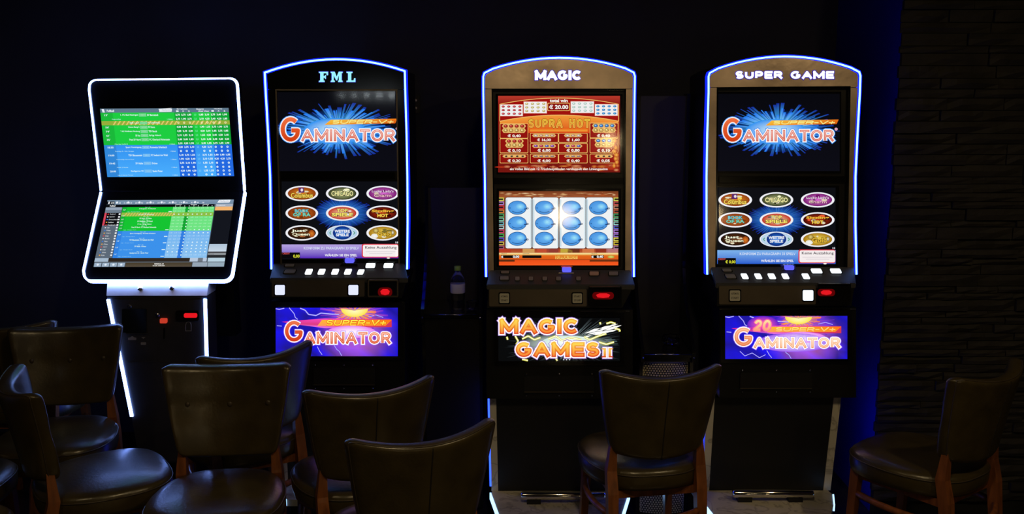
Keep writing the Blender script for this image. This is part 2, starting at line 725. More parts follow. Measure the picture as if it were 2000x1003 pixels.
# ================================================================= SLOT MACHINES
def arch(L, Rr, peak, n=14, rad=0):
    """parabolic top edge from left corner L over peak to right corner Rr"""
    pts = []
    for i in range(n + 1):
        t = -1 + 2 * i / n
        x = L[0] + (Rr[0] - L[0]) * (t + 1) / 2
        base = L[1] + (Rr[1] - L[1]) * (t + 1) / 2
        y = base + (peak - (L[1] + Rr[1]) / 2) * (1 - abs(t) ** 2.0)
        pts.append((x, y))
    if rad:
        l0, r0 = pts[0], pts[-1]
        pts = [(l0[0] + .0, l0[1] + rad), (l0[0] + .25 * rad, l0[1] + .2 * rad)] + [(x, y) for x, y in pts[1:-1]] + \
              [(r0[0] - .25 * rad, r0[1] + .2 * rad), (r0[0], r0[1] + rad)]
    return pts


def button(pl, name, px, h, m, parent, rim=1.2, label=None):
    """cap standing on a dark rim"""
    cx = sum(p[0] for p in px) / len(px)
    cy = sum(p[1] for p in px) / len(px)
    big = [(cx + (x - cx) * 1.18 + 0, cy + (y - cy) * 1.22 + .8) for x, y in px]
    c = slab(name, pl, px, h, h * .35, m, parent)
    slab('button_rim', pl, big, h * .4, -.001, M['gloss'], c)
    if label:
        c['label'] = label
    return c


def quad(cx, cy, w_, h_, sk=0, r=1.5):
    pts = rrect(cx - w_ / 2, cy - h_ / 2, cx + w_ / 2, cy + h_ / 2, r, 2)
    return [(x - sk * (y - cy) / h_, y) for x, y in pts]


def logo(cv, x0, x1, cy, seed, clip=None, gain=1.0):
    """burst of blue rays behind the title lettering"""
    k = (x1 - x0) / 228
    cx = x0 + 112 * k
    cv.ell(cx, cy + 3, 96 * k, 42 * k, (9, 9, 20), 0, (20, 110, 235), 40)
    cv.burst(cx, cy + 2, 122 * k, 56 * k, 90, 1, (80, 205, 255), (22, 44, 160), seed, clip, wid=1.5)
    cv.burst(cx, cy + 2, 100 * k, 46 * k, 70, 4, (160, 245, 255), (30, 125, 250), seed + 3, clip, wid=1.5)
    cv.ell(cx - 6 * k, cy + 4, 60 * k, 25 * k, (40, 150, 250), 7, (215, 250, 255), 30)
    # letters: big initial, then small capitals
    cx1 = clip[2] if clip else None
    G = (x0 + 2 * k, cy - 23 * k, x0 + 40 * k, cy + 24 * k)
    A_ = (x0 + 42 * k, cy + .5 * k, x1 - 8 * k, cy + 23 * k)
    for wd_, c, l in ((6.5, (60, 150, 255), 8), (4.2, (255, 255, 255), 9)):
        word(cv, 'G', G, 8 * k, (8 + wd_) * k, c, l, clipx=cx1)
        word(cv, 'AMINATOR', A_, 4.2 * k, (4.2 + wd_) * k, c, l, gap=1.75, clipx=cx1)
    word(cv, 'G', G, 8 * k, 8 * k, (250, 120, 70), 11, (215, 60, 15), clipx=cx1)
    word(cv, 'AMINATOR', A_, 4.2 * k, 4.2 * k, (240, 130, 110), 11, (215, 65, 40), gap=1.75, clipx=cx1)
    word(cv, 'AMINATOR', A_, 4.2 * k, 1.3 * k, (255, 225, 220), 12, (245, 170, 150), gap=1.75, clipx=cx1)
    cv.ell(x1 - 3 * k, cy - 1 * k, 3.2 * k, 3 * k, (235, 190, 220), 11, (230, 120, 140), 10, clipx=cx1)
    # slanted banner
    a, b = x0 + 90 * k, x1 + 2 * k
    if cx1:
        b = min(b, cx1)
    y0 = cy - 20 * k
    cv.poly([(a + 8 * k, y0 + 2 * k), (b, y0), (b - 4 * k, y0 + 9 * k), (a - 4 * k, y0 + 12 * k)],
            [(255, 200, 70), (240, 120, 20), (225, 90, 10), (255, 170, 40)], 12)
    word(cv, 'SUPER-V+', (a + 10 * k, y0 + 2.2 * k, b - 8 * k, y0 + 9.8 * k), 1.9 * k, 1.9 * k, (255, 240, 140), 14, gap=1.9, shear=.5)


ICONS = [
    ((150, 60, 10), (230, 140, 40), [('Columbus', .0, .25, (255, 220, 90), .03)], 'C'),
    ((40, 45, 20), (180, 190, 130), [('CHICAGO', 0, .0, (250, 245, 170), .03)], ''),
    ((120, 20, 110), (225, 110, 215), [("Lucky Lady's", 0, -.25, (255, 220, 250), .02), ('Charm', 0, .25, (250, 190, 210), .02)], ''),
    ((130, 50, 10), (220, 110, 30), [('BOOK', 0, -.3, (110, 210, 220), .04), ('OF RA', 0, .2, (120, 215, 190), .04)], ''),
    ((200, 30, 10), (255, 200, 160), [('TOP', 0, -.35, (255, 235, 120), .04), ('SPIELE', 0, .2, (255, 235, 110), .04)], ''),
    ((60, 5, 5), (190, 50, 20), [('Sizzling', 0, -.25, (255, 190, 60), .04), ('HOT', 0, .3, (255, 215, 80), .05)], ''),
    ((20, 8, 5), (110, 60, 25), [('Just', -.2, -.25, (255, 255, 225), .03), ('Queen', -.05, .2, (255, 250, 210), .03)], 'R'),
    ((10, 20, 110), (40, 120, 230), [('WEITERE', 0, -.22, (245, 250, 255), .04), ('SPIELE', 0, .25, (245, 250, 255), .04)], 'W'),
    ((170, 120, 10), (255, 225, 90), [('Gold', .1, .1, (235, 190, 60), .03)], 'M'),
]


def icon(cv, cx, cy, rx, ry, spec, clipx=None, k=0):
    edge, mid, texts, tag = spec
    cv.ell(cx, cy, rx, ry, (225, 228, 238), 6 + k, None, 32, clipx)
    cv.ell(cx, cy, rx * .985, ry * .96, (250, 250, 255), 7 + k, None, 32, clipx)
    if tag == 'W':
        cv.ell(cx, cy, rx * .93, ry * .9, (185, 215, 240), 8, (240, 250, 255), 28, clipx)
        cv.ell(cx, cy, rx * .58, ry * .88, (10, 25, 120), 9, (40, 130, 235), 28)
        for sgn in (-1, 1):
            cv.line([(cx + sgn * rx * .68, cy - ry * .2), (cx + sgn * rx * .78, cy), (cx + sgn * rx * .68, cy + ry * .2)], rx * .05, (80, 160, 130), 10)
    else:
        cv.ell(cx, cy, rx * .86, ry * .82, edge, 8, mid, 28, clipx)
        gg = random.Random(int(cx + cy * 3))
        for q in range(9):
            a = gg.uniform(0, 6.28)
            rr = gg.uniform(.2, .55)
            c = [tuple(min(255, v * 1.4 + 25) for v in mid), edge, (235, 225, 190), tuple(v * .5 for v in mid)][gg.randrange(4)]
            cv.ell(cx + rx * rr * math.cos(a), cy + ry * rr * math.sin(a), rx * gg.uniform(.06, .2), ry * gg.uniform(.08, .2), c, 9, None, 8, clipx)
    if tag == 'C':
        cv.rect(cx - rx * .2, cy - ry * .75, cx + rx * .12, cy - ry * .1, (95, 40, 110), 10)
        cv.ell(cx, cy - ry * .45, rx * .08, ry * .2, (245, 230, 240), 11, None, 10)
    if tag == 'R':
        cv.ell(cx + rx * .6, cy + ry * .1, rx * .2, ry * .5, (150, 60, 15), 9, (230, 130, 40), 12)
    if tag == 'M':
        cv.ell(cx - rx * .42, cy - ry * .3, rx * .18, ry * .35, (150, 110, 30), 10, (235, 220, 130), 12)
        cv.ell(cx - rx * .5, cy + ry * .4, rx * .22, ry * .3, (240, 240, 225), 10, (255, 255, 255), 12)
        cv.ell(cx + rx * .6, cy - ry * .05, rx * .12, ry * .3, (120, 90, 30), 10, (255, 250, 220), 12)
    for t, dx, dy, c, o in texts:
        n = len(t)
        wv = min(.66 if tag != 'W' else .48, .105 * n) * rx
        hv = ry * (.30 if len(texts) == 1 else .20)
        if tag == 'W':
            wv = rx * (.46 if n > 6 else .38)
            hv = ry * .17
        X0, X1 = cx + dx * rx - wv, cx + dx * rx + wv
        Y0, Y1 = cy + dy * ry - hv, cy + dy * ry + hv
        if tag != 'W':
            cv.text(t, X0, Y0, X1, Y1, tuple(v * .35 for v in edge), 12, offset=o + .05, clipx=clipx)
        cv.text(t, X0, Y0, X1, Y1, c, 13, offset=o, clipx=clipx)


def select_screen(cv, x0, y0, x1, y1, cxs, cys, rx, ry, bar, purple, credit, seed):
    cv.rect(x0, y0, x1, y1, (14, 15, 20), -1)
    cx, cy = cxs[1], cys[1]
    k = rx / 32
    cv.ell(cx, cy, 54 * k, 29 * k, (8, 12, 70), 0, (40, 140, 255), 36)
    cv.burst(cx, cy, 62 * k, 34 * k, 120, 1, (90, 180, 255), (14, 34, 170), seed, (x0, y0, x1, bar[0]))
    i = 0
    for yy in cys:
        for xx in cxs:
            icon(cv, xx, yy, rx, ry, ICONS[i], clipx=x1)
            i += 1
    b0, b1 = bar
    if purple:
        cv.rect(x0, b0, x1, b1, (190, 170, 235), 1, (85, 30, 190))
    else:
        cv.rect(x0, b0, x1, b1, (130, 185, 245), 1, (40, 95, 215))
    W_ = x1 - x0
    hb = b1 - b0
    cv.text('KONFORM ZU PARAGRAPH 33 SPIELV', x0 + W_ * .19, b0 + hb * .18, x0 + W_ * .66, b0 + hb * .36, (225, 235, 255), 3, offset=.015)
    cv.text('WÄHLEN SIE EIN SPIEL', x0 + W_ * .37, b0 + hb * .66, x0 + W_ * .645, b0 + hb * .86, (250, 250, 255), 3, offset=.03)
    cv.round(x0 + W_ * .685, b0 - hb * .04, x1 - (0 if purple else .3), b0 + hb * .95, 4, (225, 50, 70), 3)
    cv.round(x0 + W_ * .695, b0 + hb * .02, x1 - .8, b0 + hb * .89, 3.4, (255, 246, 246), 4)
    cv.text('Keine Auszahlung', x0 + W_ * .715, b0 + hb * .12, x1 - 4, b0 + hb * .37, (60, 50, 60), 5, offset=.012)
    cv.rect(x0 + W_ * .72, b0 + hb * .50, x1 - 6, b0 + hb * .54, (225, 215, 220), 5)
    cv.rect(x0 + W_ * .75, b0 + hb * .64, x1 - 12, b0 + hb * .68, (225, 215, 220), 5)
    cv.ell(x1 - 20 * k, b0 + hb * .98, 3.5, 1.4, (255, 255, 255), 6, None, 12)
    cv.rect(x0 + 1, b0 + hb * .58, x0 + W_ * .157, b1, (10, 8, 12), 3)
    cv.text('CREDIT', x0 + 2, b0 + hb * .60, x0 + W_ * .07, b0 + hb * .72, (235, 90, 90), 4, offset=.01)
    cv.text(credit, x0 + W_ * (.10 if len(credit) < 5 else .07), b0 + hb * .74, x0 + W_ * .153, b0 + hb * .98, (235, 240, 60), 4, offset=.02)
    cv.text('18', x1 - 6, b0 - 5.5, x1 - 1, b0 - 2, (220, 220, 230), 4, offset=.02)


def lightning(cv, pts, wd, layer=5, c=(205, 200, 255)):
    cv.line(pts, wd * 2.4, (90, 80, 230), layer)
    cv.line(pts, wd, c, layer + 1)


def promo_gaminator(cv, x0, y0, x1, y1, seed, title20=False):
    W_, H_ = x1 - x0, y1 - y0

    def X(u): return x0 + u * W_

    def Yv(v): return y0 + v * H_
    nx, ny = 12, 6
    gg = random.Random(seed)
    base = {}
    for j in range(ny + 1):
        for i in range(nx + 1):
            u, v = i / nx, j / ny
            q = gg.uniform(.35, 1.0)
            warm = max(0, 1 - ((u - .66) / .33) ** 2 - ((v - .55) / .8) ** 2)
            base[i, j] = (30 + 150 * warm, 22 + 70 * warm, min(255, 90 + 150 * q))
    for j in range(ny):
        for i in range(nx):
            cv.poly([(X(i / nx), Yv(j / ny)), (X((i + 1) / nx), Yv(j / ny)), (X((i + 1) / nx), Yv((j + 1) / ny)), (X(i / nx), Yv((j + 1) / ny))],
                    [base[i, j], base[i + 1, j], base[i + 1, j + 1], base[i, j + 1]], 0)
    clip = (x0, y0, x1, y1)
    # explosion at the top edge
    sx = .645 if not title20 else .60
    cv.burst(X(sx), Yv(.13), W_ * .30, H_ * .62, 60, 1, (255, 120, 200), (110, 40, 200), seed, clip, .1, 1.2)
    cv.burst(X(sx), Yv(.08), W_ * .19, H_ * .30, 50, 4, (255, 235, 90), (255, 120, 60), seed + 1, clip, .1, 1.3)
    n = 20
    pts = [(X(sx), Yv(.06))] + [(X(sx) + W_ * .11 * math.cos(math.pi * i / n), Yv(.02) + H_ * .17 * math.sin(math.pi * i / n)) for i in range(n + 1)]
    cv._add(pts, [(0, i, i + 1) for i in range(1, n + 1)], [(255, 250, 190)] + [(255, 225, 70)] * (n + 1), 7)
    # bolts
    lightning(cv, [(X(.0), Yv(.02)), (X(.03), Yv(.035)), (X(.07), Yv(.01))], 1.1)
    lightning(cv, [(X(.11), Yv(.0)), (X(.15), Yv(.12)), (X(.16), Yv(.2)), (X(.18), Yv(.24))], .9)
    lightning(cv, [(X(.20), Yv(.01)), (X(.24), Yv(.05)), (X(.27), Yv(.14)), (X(.33), Yv(.16)), (X(.37), Yv(.11)), (X(.45), Yv(.13)), (X(.52), Yv(.14))], 1.3)
    lightning(cv, [(X(.76), Yv(.19)), (X(.82), Yv(.15)), (X(.88), Yv(.20))], .8)
    lightning(cv, [(X(.34), Yv(.8)), (X(.36), Yv(.9)), (X(.38), Yv(.97))], .8)
    lightning(cv, [(X(.48), Yv(.78)), (X(.50), Yv(.86)), (X(.52), Yv(.9)), (X(.54), Yv(.99))], .8)
    lightning(cv, [(X(.01), Yv(.37)), (X(.05), Yv(.38))], .9)
    if title20:
        lightning(cv, [(X(.12), Yv(.82)), (X(.16), Yv(.93)), (X(.22), Yv(.86)), (X(.28), Yv(.97)), (X(.33), Yv(.9))], .7)
    # light bar with title
    cv.poly([(X(.05), Yv(.29)), (X(.40), Yv(.22)), (X(.95), Yv(.24)), (X(.95), Yv(.40)), (X(.40), Yv(.42)), (X(.12), Yv(.33))],
            [(230, 40, 120), (240, 70, 190), (220, 60, 60), (200, 50, 80), (230, 120, 240), (220, 60, 130)], 8)
    cv.poly([(X(.38), Yv(.25)), (X(.95), Yv(.25)), (X(.90), Yv(.37)), (X(.34), Yv(.38))],
            [(255, 180, 40), (255, 110, 20), (255, 140, 30), (255, 150, 90)], 9)
    if not title20:
        word(cv, 'SUPER-V+', (X(.41), Yv(.25), X(.90), Yv(.37)), 2.3, 4.2, (225, 80, 25), 10, gap=1.9, shear=.3)
        word(cv, 'SUPER-V+', (X(.41), Yv(.25), X(.90), Yv(.37)), 2.3, 2.4, (255, 245, 90), 11, (255, 200, 40), gap=1.9, shear=.3)
    else:
        word(cv, 'SUPER-V+', (X(.41), Yv(.26), X(.90), Yv(.36)), 2.0, 2.0, (255, 230, 120), 11, (255, 190, 110), gap=1.9, shear=.3)
        cv.ell(X(.31), Yv(.20), W_ * .13, H_ * .2, (90, 30, 200), 8, (255, 90, 170), 24)
        word(cv, '20', (X(.23), Yv(.09), X(.37), Yv(.35)), 5, 8.5, (255, 110, 160), 12, gap=1.3, shear=.15)
        word(cv, '20', (X(.23), Yv(.09), X(.37), Yv(.35)), 5, 4.6, (255, 230, 160), 13, (255, 150, 120), gap=1.3, shear=.15)
    # glow of the lettering
    if title20:
        cv.ell(X(.56), Yv(.62), W_ * .30, H_ * .22, (150, 80, 235), 10, (255, 252, 255), 26)
    cv.ell(X(.62), Yv(.50), W_ * .20, H_ * .13, (225, 120, 235), 10, (255, 250, 255), 26)
    k = W_ / 238
    G = (X(.075), Yv(.27), X(.225), Yv(.70))
    A_ = (X(.235), Yv(.505), X(.94), Yv(.745))
    for wd_, c, l in ((5.5, (170, 120, 255), 12), (3.6, (255, 255, 255), 13)):
        word(cv, 'G', G, 7 * k, (7 + wd_) * k, c, l)
        word(cv, 'AMINATOR', A_, 4.6 * k, (4.6 + wd_) * k, c, l, gap=1.65)
    t1, t2, t3 = ((235, 120, 80), (205, 55, 20), (255, 225, 205)) if not title20 else ((255, 200, 160), (235, 150, 100), (255, 245, 225))
    word(cv, 'G', G, 7 * k, 7 * k, (235, 110, 70) if not title20 else (250, 170, 130), 15, (205, 50, 15) if not title20 else (225, 110, 70))
    word(cv, 'AMINATOR', A_, 4.6 * k, 4.6 * k, t1, 15, t2, gap=1.65)
    word(cv, 'AMINATOR', A_, 4.6 * k, 1.5 * k, t3, 16, t1, gap=1.65)
    word(cv, 'G', G, 7 * k, 2.4 * k, t1, 16, t2)


# crop frames in which the middle machine was measured
def c7(x, y): return 930 + x / 4.012, 100 + y / 4.012
def c8(x, y): return 930 + x / 3.858, 340 + y / 3.858
def c9(x, y): return 930 + x / 3.343, 500 + y / 3.343


def sub_map(pl, f):
    def fn(x, y, off):
        return pl.P(*f(x, y), off)
    return fn


def paytable(pl, parent):
    cv = Canvas(sub_map(pl, c7))
    cv.rect(172, 350, 1127, 948, (150, 24, 16), -1, (120, 22, 16))
    cv.rect(172, 350, 1127, 420, (190, 60, 45), 0, (140, 20, 14))
    g = random.Random(5)
    for i in range(46):
        x = g.uniform(180, 1110)
        cv.ell(x, g.uniform(890, 930), g.uniform(15, 60), g.uniform(5, 14), (150, 30, 15), 1, g.choice([(230, 160, 110), (200, 60, 30), (220, 130, 60)]), 14)
    YL = (250, 200, 110)

    def arcp(xa, xb, yb, yp, n=16):
        return [(xa + (xb - xa) * i / n, yb + (yp - yb) * (1 - (2 * i / n - 1) ** 2)) for i in range(n + 1)]
    top = arcp(185, 1116, 415, 366)
    bot = arcp(185, 1116, 548, 500)
    for i in range(16):
        cv.poly([top[i], top[i + 1], bot[i + 1], bot[i]], (165, 18, 14), 2)
        cv.poly([bot[i], bot[i + 1], (bot[i + 1][0], 640), (bot[i][0], 640)], [(250, 160, 60), (250, 160, 60), (225, 70, 20), (225, 70, 20)], 2)
    cv.line(top, 5, YL, 3)
    cv.line(bot, 5, YL, 3)
    cv.line([(185, 415), (185, 548)], 5, YL, 3)
    cv.line([(1116, 415), (1116, 548)], 5, YL, 3)
    cv.text('total win', 578, 374, 716, 398, (255, 255, 245), 5, offset=.03)
    cv.round(558, 404, 734, 468, 10, YL, 4)
    cv.round(563, 409, 729, 463, 8, (140, 14, 10), 5)
    cv.text('€ 20.00', 574, 420, 720, 452, (255, 255, 250), 6, offset=.035)
    cards = [(190, 418, 364, 506, (195, 40, 50), 'r'), (374, 396, 552, 484, (225, 200, 120), 'l'), (742, 394, 922, 482, (200, 240, 225), 'p'), (932, 416, 1108, 503, (50, 140, 225), 'b')]
    for x0, y0, x1, y1, c, kd in cards:
        cv.rect(x0 - 3, y0 - 3, x1 + 3, y1 + 3, (235, 150, 130), 4)
        cv.rect(x0, y0, x1, y1, (248, 246, 246), 5)
        for j in range(3):
            for i in range(4):
                cx = x0 + (x1 - x0) * (i + .5) / 4
                cy = y0 + (y1 - y0) * (j + .55) / 3.15
                cv.ell(cx, cy, 13, 8.5, tuple(v * .75 for v in c), 6, c, 10)
                cv.ell(cx - 2, cy - 1.5, 7, 3, tuple(min(255, v + 70) for v in c), 7, None, 8)
    # column blocks
    for (x0, y0, x1, y1) in ((185, 565, 408, 683), (185, 683, 408, 797), (185, 803, 408, 877), (890, 560, 1114, 680), (890, 680, 1114, 797), (890, 803, 1114, 877),
                             (422, 640, 645, 715), (645, 640, 873, 715), (422, 720, 645, 797), (645, 720, 873, 797), (422, 803, 645, 877), (645, 803, 873, 877)):
        cv.round(x0, y0, x1, y1, 8, YL, 4)
        cv.round(x0 + 4, y0 + 4, x1 - 4, y1 - 4, 6, (150, 18, 14), 5)
    cv.rect(422, 600, 873, 628, (235, 90, 20), 4, (250, 170, 60))
    for wd_, c1, c2, l in ((22, (170, 80, 15), (170, 80, 15), 5), (15, (240, 215, 70), (250, 200, 90), 6), (4, (225, 120, 30), (225, 110, 30), 7)):
        word(cv, 'SUPRA HOT', (410, 530, 892, 600), 15, wd_, c1, l, c2, gap=1.7)

    def row(xc, y, n, c, r=17, ry=13, back=(240, 190, 110), sp=43):
        x0 = xc - sp * (n - 1) / 2
        cv.poly([(x0 - 30, y), (x0 - 16, y - ry - 4), (x0 + sp * (n - 1) + 16, y - ry - 4), (x0 + sp * (n - 1) + 30, y), (x0 + sp * (n - 1) + 16, y + ry + 4), (x0 - 16, y + ry + 4)], back, 6)
        for i in range(n):
            cc = c[i % len(c)]
            cv.ell(x0 + sp * i, y, r, ry, tuple(v * .6 for v in cc), 7, cc, 12)
            cv.ell(x0 + sp * i - 3, y - 3, r * .4, ry * .35, tuple(min(255, v + 80) for v in cc), 8, None, 8)
    RD, OR, BL, WH, GY = (205, 50, 40), (245, 190, 100), (70, 140, 235), (240, 220, 210), (150, 130, 150)
    row(296, 586, 4, [RD]); row(296, 620, 4, [OR], ry=15)
    row(300, 704, 3, [RD]); row(300, 736, 3, [OR], ry=15)
    row(1002, 583, 4, [BL]); row(1002, 618, 4, [OR], ry=15)
    row(1000, 700, 3, [BL]); row(1000, 733, 3, [OR], ry=15)
    row(300, 822, 4, [(60, 50, 50)], r=10, ry=7); row(1000, 822, 3, [(60, 50, 50)], r=10, ry=7)
    row(532, 660, 4, [WH, (240, 180, 150)], ry=9); row(760, 660, 3, [WH, (240, 180, 150)], ry=9)
    row(532, 742, 4, [(150, 90, 190), (215, 70, 90), (110, 120, 215)], ry=10); row(760, 742, 3, [(150, 90, 190), (215, 70, 90), (110, 120, 215)], ry=10)
    row(532, 822, 4, [GY], ry=6); row(760, 822, 3, [GY], ry=6)
    for t, x, y in (('€ 0,40', 298, 662), ('€ 0,10', 298, 777), ('€ 0,20', 298, 857), ('€ 16,00', 532, 694), ('€ 6,00', 532, 776), ('€ 4,00', 532, 857),
                    ('€ 1,60', 760, 694), ('€ 0,80', 760, 776), ('€ 0,40', 760, 857), ('€ 0,40', 998, 661), ('€ 0,10', 998, 777), ('€ 0,05', 996, 857)):
        hw = 50 if len(t) < 7 else 53
        cv.text(t, x - hw, y - 11, x + hw, y + 13, (255, 252, 240), 9, offset=.035)
    cv.text('ein volles Bild mit 12 Früchtesymbolen verdoppelt den Liniengewinn', 264, 912, 1030, 936, (255, 245, 235), 9, offset=.02)
    for i in range(8):
        cv.ell(1085 + g.uniform(-14, 18), 700 + 28 * i, g.uniform(10, 22), 20, (190, 70, 20), 6, (250, 190, 80), 12)
    o = cv.build('screen_picture', M['screen'], parent)
    return o


def reels(pl, parent):
    cv = Canvas(sub_map(pl, c8))
    cv.rect(173, 127, 1071, 180, (120, 60, 30), -1, (170, 90, 50))
    cv.rect(173, 180, 1071, 600, (120, 55, 35), -1)
    cv.rect(173, 560, 1071, 592, (170, 60, 30), 0, (190, 90, 50))
    g = random.Random(9)
    for i in range(40):
        cv.ell(g.uniform(195, 1050), g.uniform(138, 168), g.uniform(15, 50), g.uniform(3, 8), (150, 75, 40), 0, g.choice([(230, 190, 130), (200, 90, 40), (240, 210, 160), (130, 60, 30)]), 12)
    for x, c in ((173, (190, 60, 35)), (350, (215, 160, 90)), (460, (200, 80, 50)), (530, (150, 60, 50)), (635, (200, 170, 60)), (690, (110, 50, 30)), (800, (215, 120, 70)), (900, (150, 50, 30)), (980, (190, 120, 120))):
        cv.rect(x, 562, x + 90, 590, c, 1)
    cols = [(222, 418), (424, 620), (628, 824), (829, 1030)]
    for i, (a, b) in enumerate(cols):
        cv.round(a - 3, 172, b + 3, 561, 16, (70, 60, 60), 2)
        cv.round(a, 175, b, 558, 14, (246, 250, 252), 3)
        cv.rect(a, 190, a + 14, 545, (205, 225, 235), 4, None)
        cv.rect(b - 10, 190, b, 545, (215, 232, 240), 4, None)
        for y in (252, 369, 486):
            cx = (a + b) / 2 - 8 + (0 if i else -2)
            cv.ell(cx + 74, y + 5, 12, 8, (60, 70, 90), 5, None, 12)
            cv.ell(cx + 74, y + 5, 8, 5, (235, 245, 250), 6, None, 12)
            cv.ell(cx, y, 71, 53, (40, 85, 140), 6, None, 36)
            cv.ell(cx, y, 67, 49, (70, 150, 230), 7, (110, 185, 250), 36)
            cv.ell(cx + 22, y - 8, 34, 24, (95, 180, 248), 8, (165, 235, 255), 24)
            arc = [(cx + 50 * math.cos(R(t)), y + 6 + 30 * math.sin(R(t))) for t in range(40, 141, 10)]
            cv.line(arc, 4, (25, 70, 130), 9)
            cv.ell(cx - 55, y + 2, 4, 5, (40, 90, 150), 9, None, 8)
            cv.line([(cx + 52, y + 12), (cx + 76, y + 4)], 7, (30, 60, 110), 9)
    cs = [(225, 225, 90), (190, 140, 225), (225, 50, 60), (235, 140, 60), (60, 190, 110), (130, 225, 190), (110, 200, 210), (190, 225, 225), (215, 60, 110), (60, 190, 90), (90, 90, 225), (225, 205, 90), (180, 90, 130)]
    cs2 = [(215, 225, 90), (215, 90, 90), (205, 140, 110), (200, 90, 60), (60, 180, 110), (110, 215, 170), (150, 225, 215), (90, 110, 225), (180, 130, 230), (150, 120, 220), (235, 235, 90), (225, 205, 60), (180, 130, 170)]
    for i in range(13):
        y = 176 + 30.2 * i
        for x, cc in ((173, cs), (1036, cs2)):
            cv.rect(x, y, x + 36, y + 25, cc[i], 2)
            cv.rect(x + (0 if x < 500 else 6), y + 6, x + (30 if x < 500 else 36), y + 19, (40, 30, 30), 3)
    cv.rect(173, 592, 1071, 610, (255, 240, 170), 2, (240, 160, 60))
    cv.rect(173, 610, 1071, 642, (235, 110, 30), 2, (225, 90, 25))
    cv.rect(173, 640, 1071, 686, (240, 80, 25), 2, (255, 95, 35))
    cv.rect(173, 641, 1071, 645, (130, 60, 20), 3)
    cv.rect(173, 645, 290, 658, (90, 45, 20), 3)
    cv.rect(855, 645, 1071, 658, (110, 50, 20), 3)
    for x0, x1 in ((188, 325), (348, 492), (868, 962)):
        cv.rect(x0, 610, x1, 631, (12, 10, 10), 3)
    cv.text('€', 190, 614, 203, 629, (255, 255, 255), 4, offset=.04)
    cv.text('0,00', 278, 612, 324, 631, (255, 255, 255), 4, offset=.04)
    cv.text('€', 870, 614, 884, 629, (255, 255, 255), 4, offset=.04)
    cv.text('0,40', 910, 612, 956, 631, (255, 255, 255), 4, offset=.04)
    cv.text('KREDIT', 188, 594, 232, 603, (90, 60, 40), 4)
    cv.text('GEWINN', 350, 594, 402, 603, (90, 60, 40), 4)
    cv.text('EINSATZ', 870, 594, 912, 603, (90, 60, 40), 4)
    cv.rect(596, 612, 764, 638, (235, 170, 60), 3, (250, 215, 110))
    cv.text('SUPRA HOT', 600, 613, 760, 636, (225, 120, 30), 4, offset=.03)
    cv.ell(1016, 622, 26, 11, (170, 170, 60), 4, (235, 225, 120), 14)
    return cv.build('screen_picture', M['screen'], parent)


def promo_magic(pl, parent):
    cv = Canvas(sub_map(pl, c9))
    x0, y0, x1, y1 = 145, 403, 938, 684
    clip = (x0, y0, x1, y1)
    cv.rect(x0, y0, x1, y1, (8, 9, 10), -1)
    g = random.Random(3)
    cv.burst(600, 570, 470, 190, 90, 0, (120, 135, 140), (10, 12, 14), 4, clip, .1, 1.0)
    cv.burst(600, 570, 330, 110, 70, 3, (235, 245, 245), (60, 80, 80), 8, clip, .05, 1.4)
    cv.ell(580, 575, 290, 70, (60, 75, 70), 5, (235, 250, 245), 30)
    cv.ell(600, 560, 170, 42, (200, 225, 215), 6, (255, 255, 255), 30)
    # splash behind the small side word
    for i in range(34):
        u = g.random()
        cx, cy = 715 + 200 * u, 512 - 52 * u + g.uniform(-20, 20)
        cv.poly([(cx - 34, cy + 9), (cx - 4, cy - 4), (cx + 36, cy - 9), (cx + 6, cy + 5)], (255, 255, 250), 7)
    for pts in ([(705, 525), (740, 545), (800, 520), (850, 505)], [(850, 440), (880, 430), (910, 440)], [(905, 470), (938, 480), (936, 492)], [(300, 540), (340, 520), (380, 545), (420, 530)],
                [(800, 560), (850, 575), (900, 560)], [(255, 520), (275, 555), (262, 575)], [(470, 540), (520, 520), (560, 550), (620, 530), (690, 545)],
                [(808, 430), (812, 445)], [(200, 525), (206, 545)], [(300, 672), (338, 680)], [(520, 664), (530, 682)]):
        cv.line(pts, 13, (220, 215, 60), 8)
        cv.line(pts, 5, (255, 255, 240), 9)
    for t, bx, th in (('MAGIC', (153, 408, 676, 508), 30), ('GAMES', (258, 560, 806, 658), 30), ('II', (826, 600, 886, 660), 15)):
        word(cv, t, bx, th, th + 22, (150, 110, 205), 10, gap=1.3)
        word(cv, t, bx, th, th + 15, (255, 248, 245), 11, gap=1.3)
        word(cv, t, bx, th, th, (245, 190, 60), 13, (215, 50, 25), gap=1.3)
        word(cv, t, bx, th, th * .45, (255, 225, 90), 14, (240, 120, 45), gap=1.3)
    for x in (833, 879):
        cv.rect(x - 14, 600, x + 14, 608, (240, 160, 60), 14)
        cv.rect(x - 14, 652, x + 14, 660, (205, 50, 25), 14)
    for x in (572, 590, 610):
        cv.ell(x, 675, 4, 4, (235, 240, 255), 8, None, 8)
    return cv.build('poster_picture', M['poster'], parent)


